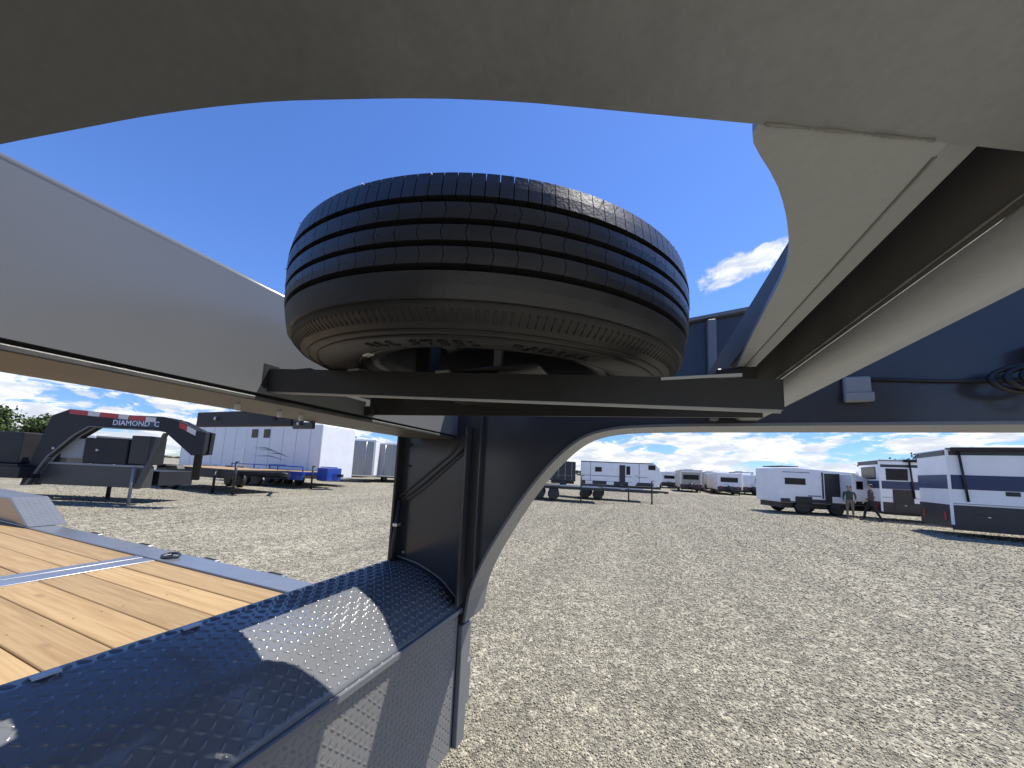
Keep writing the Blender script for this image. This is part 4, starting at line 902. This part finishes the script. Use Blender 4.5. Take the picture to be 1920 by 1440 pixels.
# ------------------------------------------------------------------ people
def person(label, loc, yaw, stride, mats, h=1.75):
    o = thing('person', label, 'person', (loc[0], loc[1], gz(loc[0])), yaw, 'people walking in the yard')
    k = h/1.75
    J = {'pel': (0, 0, 0.95, 0.15, 0.11), 'waist': (0, 0.0, 1.10, 0.14, 0.10), 'chest': (0, 0.0, 1.32, 0.18, 0.12), 'neckb': (0, 0, 1.45, 0.09, 0.08), 'neck': (0, 0.01, 1.52, 0.055, 0.055), 'headb': (0, 0.02, 1.58, 0.075, 0.085), 'head': (0, 0.02, 1.68, 0.08, 0.095), 'crown': (0, 0.01, 1.735, 0.05, 0.06)}
    E_ = [('pel', 'waist'), ('waist', 'chest'), ('chest', 'neckb'), ('neckb', 'neck'), ('neck', 'headb'), ('headb', 'head'), ('head', 'crown')]
    for s, n in ((-1, 'l'), (1, 'r')):
        f = stride*s
        J['hip'+n] = (0.09*s, 0.0, 0.90, 0.10, 0.10); J['kn'+n] = (0.10*s, f*0.55+0.03, 0.50, 0.062, 0.065); J['an'+n] = (0.10*s, f-0.03, 0.09, 0.042, 0.045); J['toe'+n] = (0.11*s, f+0.13, 0.035, 0.04, 0.03)
        J['sh'+n] = (0.19*s, 0, 1.42, 0.062, 0.062); J['el'+n] = (0.25*s, -f*0.4-0.03, 1.15, 0.042, 0.042); J['wr'+n] = (0.24*s, -f*0.6+0.10, 0.92, 0.028, 0.03); J['ha'+n] = (0.235*s, -f*0.65+0.14, 0.83, 0.03, 0.036)
        E_ += [('pel', 'hip'+n), ('hip'+n, 'kn'+n), ('kn'+n, 'an'+n), ('an'+n, 'toe'+n), ('chest', 'sh'+n), ('sh'+n, 'el'+n), ('el'+n, 'wr'+n), ('wr'+n, 'ha'+n)]
    names = list(J); me = bpy.data.meshes.new('body'); me.from_pydata([Vector(J[q][:3])*k for q in names], [(names.index(a), names.index(b)) for a, b in E_], [])
    ob = bpy.data.objects.new('body', me); COL.objects.link(ob)
    md = ob.modifiers.new('skin', 'SKIN'); md.use_smooth_shade = True
    for i, q in enumerate(names): me.skin_vertices[0].data[i].radius = (J[q][3]*k, J[q][4]*k)
    me.skin_vertices[0].data[0].use_root = True
    ob.modifiers.new('sub', 'SUBSURF').levels = 2
    bpy.context.view_layer.update()
    nm = bpy.data.meshes.new_from_object(ob.evaluated_get(bpy.context.evaluated_depsgraph_get()))
    bpy.data.objects.remove(ob)
    for m_ in (*mats, SKIN, SHOE): nm.materials.append(m_)
    for p in nm.polygons:
        z = p.center.z/k; r_ = abs(p.center.x)
        p.material_index = 3 if z < 0.07 else (2 if (z > 1.50 or (r_ > 0.19 and z < 1.02)) else (1 if (z < 1.0) else 0))
    bo = bpy.data.objects.new('body', nm); COL.objects.link(bo); bo.parent = o
    bm = bmesh.new(); bmesh.ops.create_icosphere(bm, subdivisions=2, radius=0.1*k)
    for v in bm.verts:
        v.co.z = v.co.z*1.05 if v.co.z > -0.02 else v.co.z*0.9; v.co += Vector((0, -0.012, 1.685*k))
    bmesh.ops.delete(bm, geom=[v for v in bm.verts if v.co.y > 0.035*k and v.co.z < 1.73*k], context='VERTS')
    from_bm('hair', bm, HAIR, o, True)
    return o
person('person in olive shirt and tan trousers standing by the small camper', (10.0, 23.4), R(150), 0.12, (SHIRT1, PANTS1), 1.68)
person('person in maroon shirt and black trousers walking by the trailers', (10.30, 22.2), R(75), 0.30, (SHIRT2, PANTS2), 1.78)
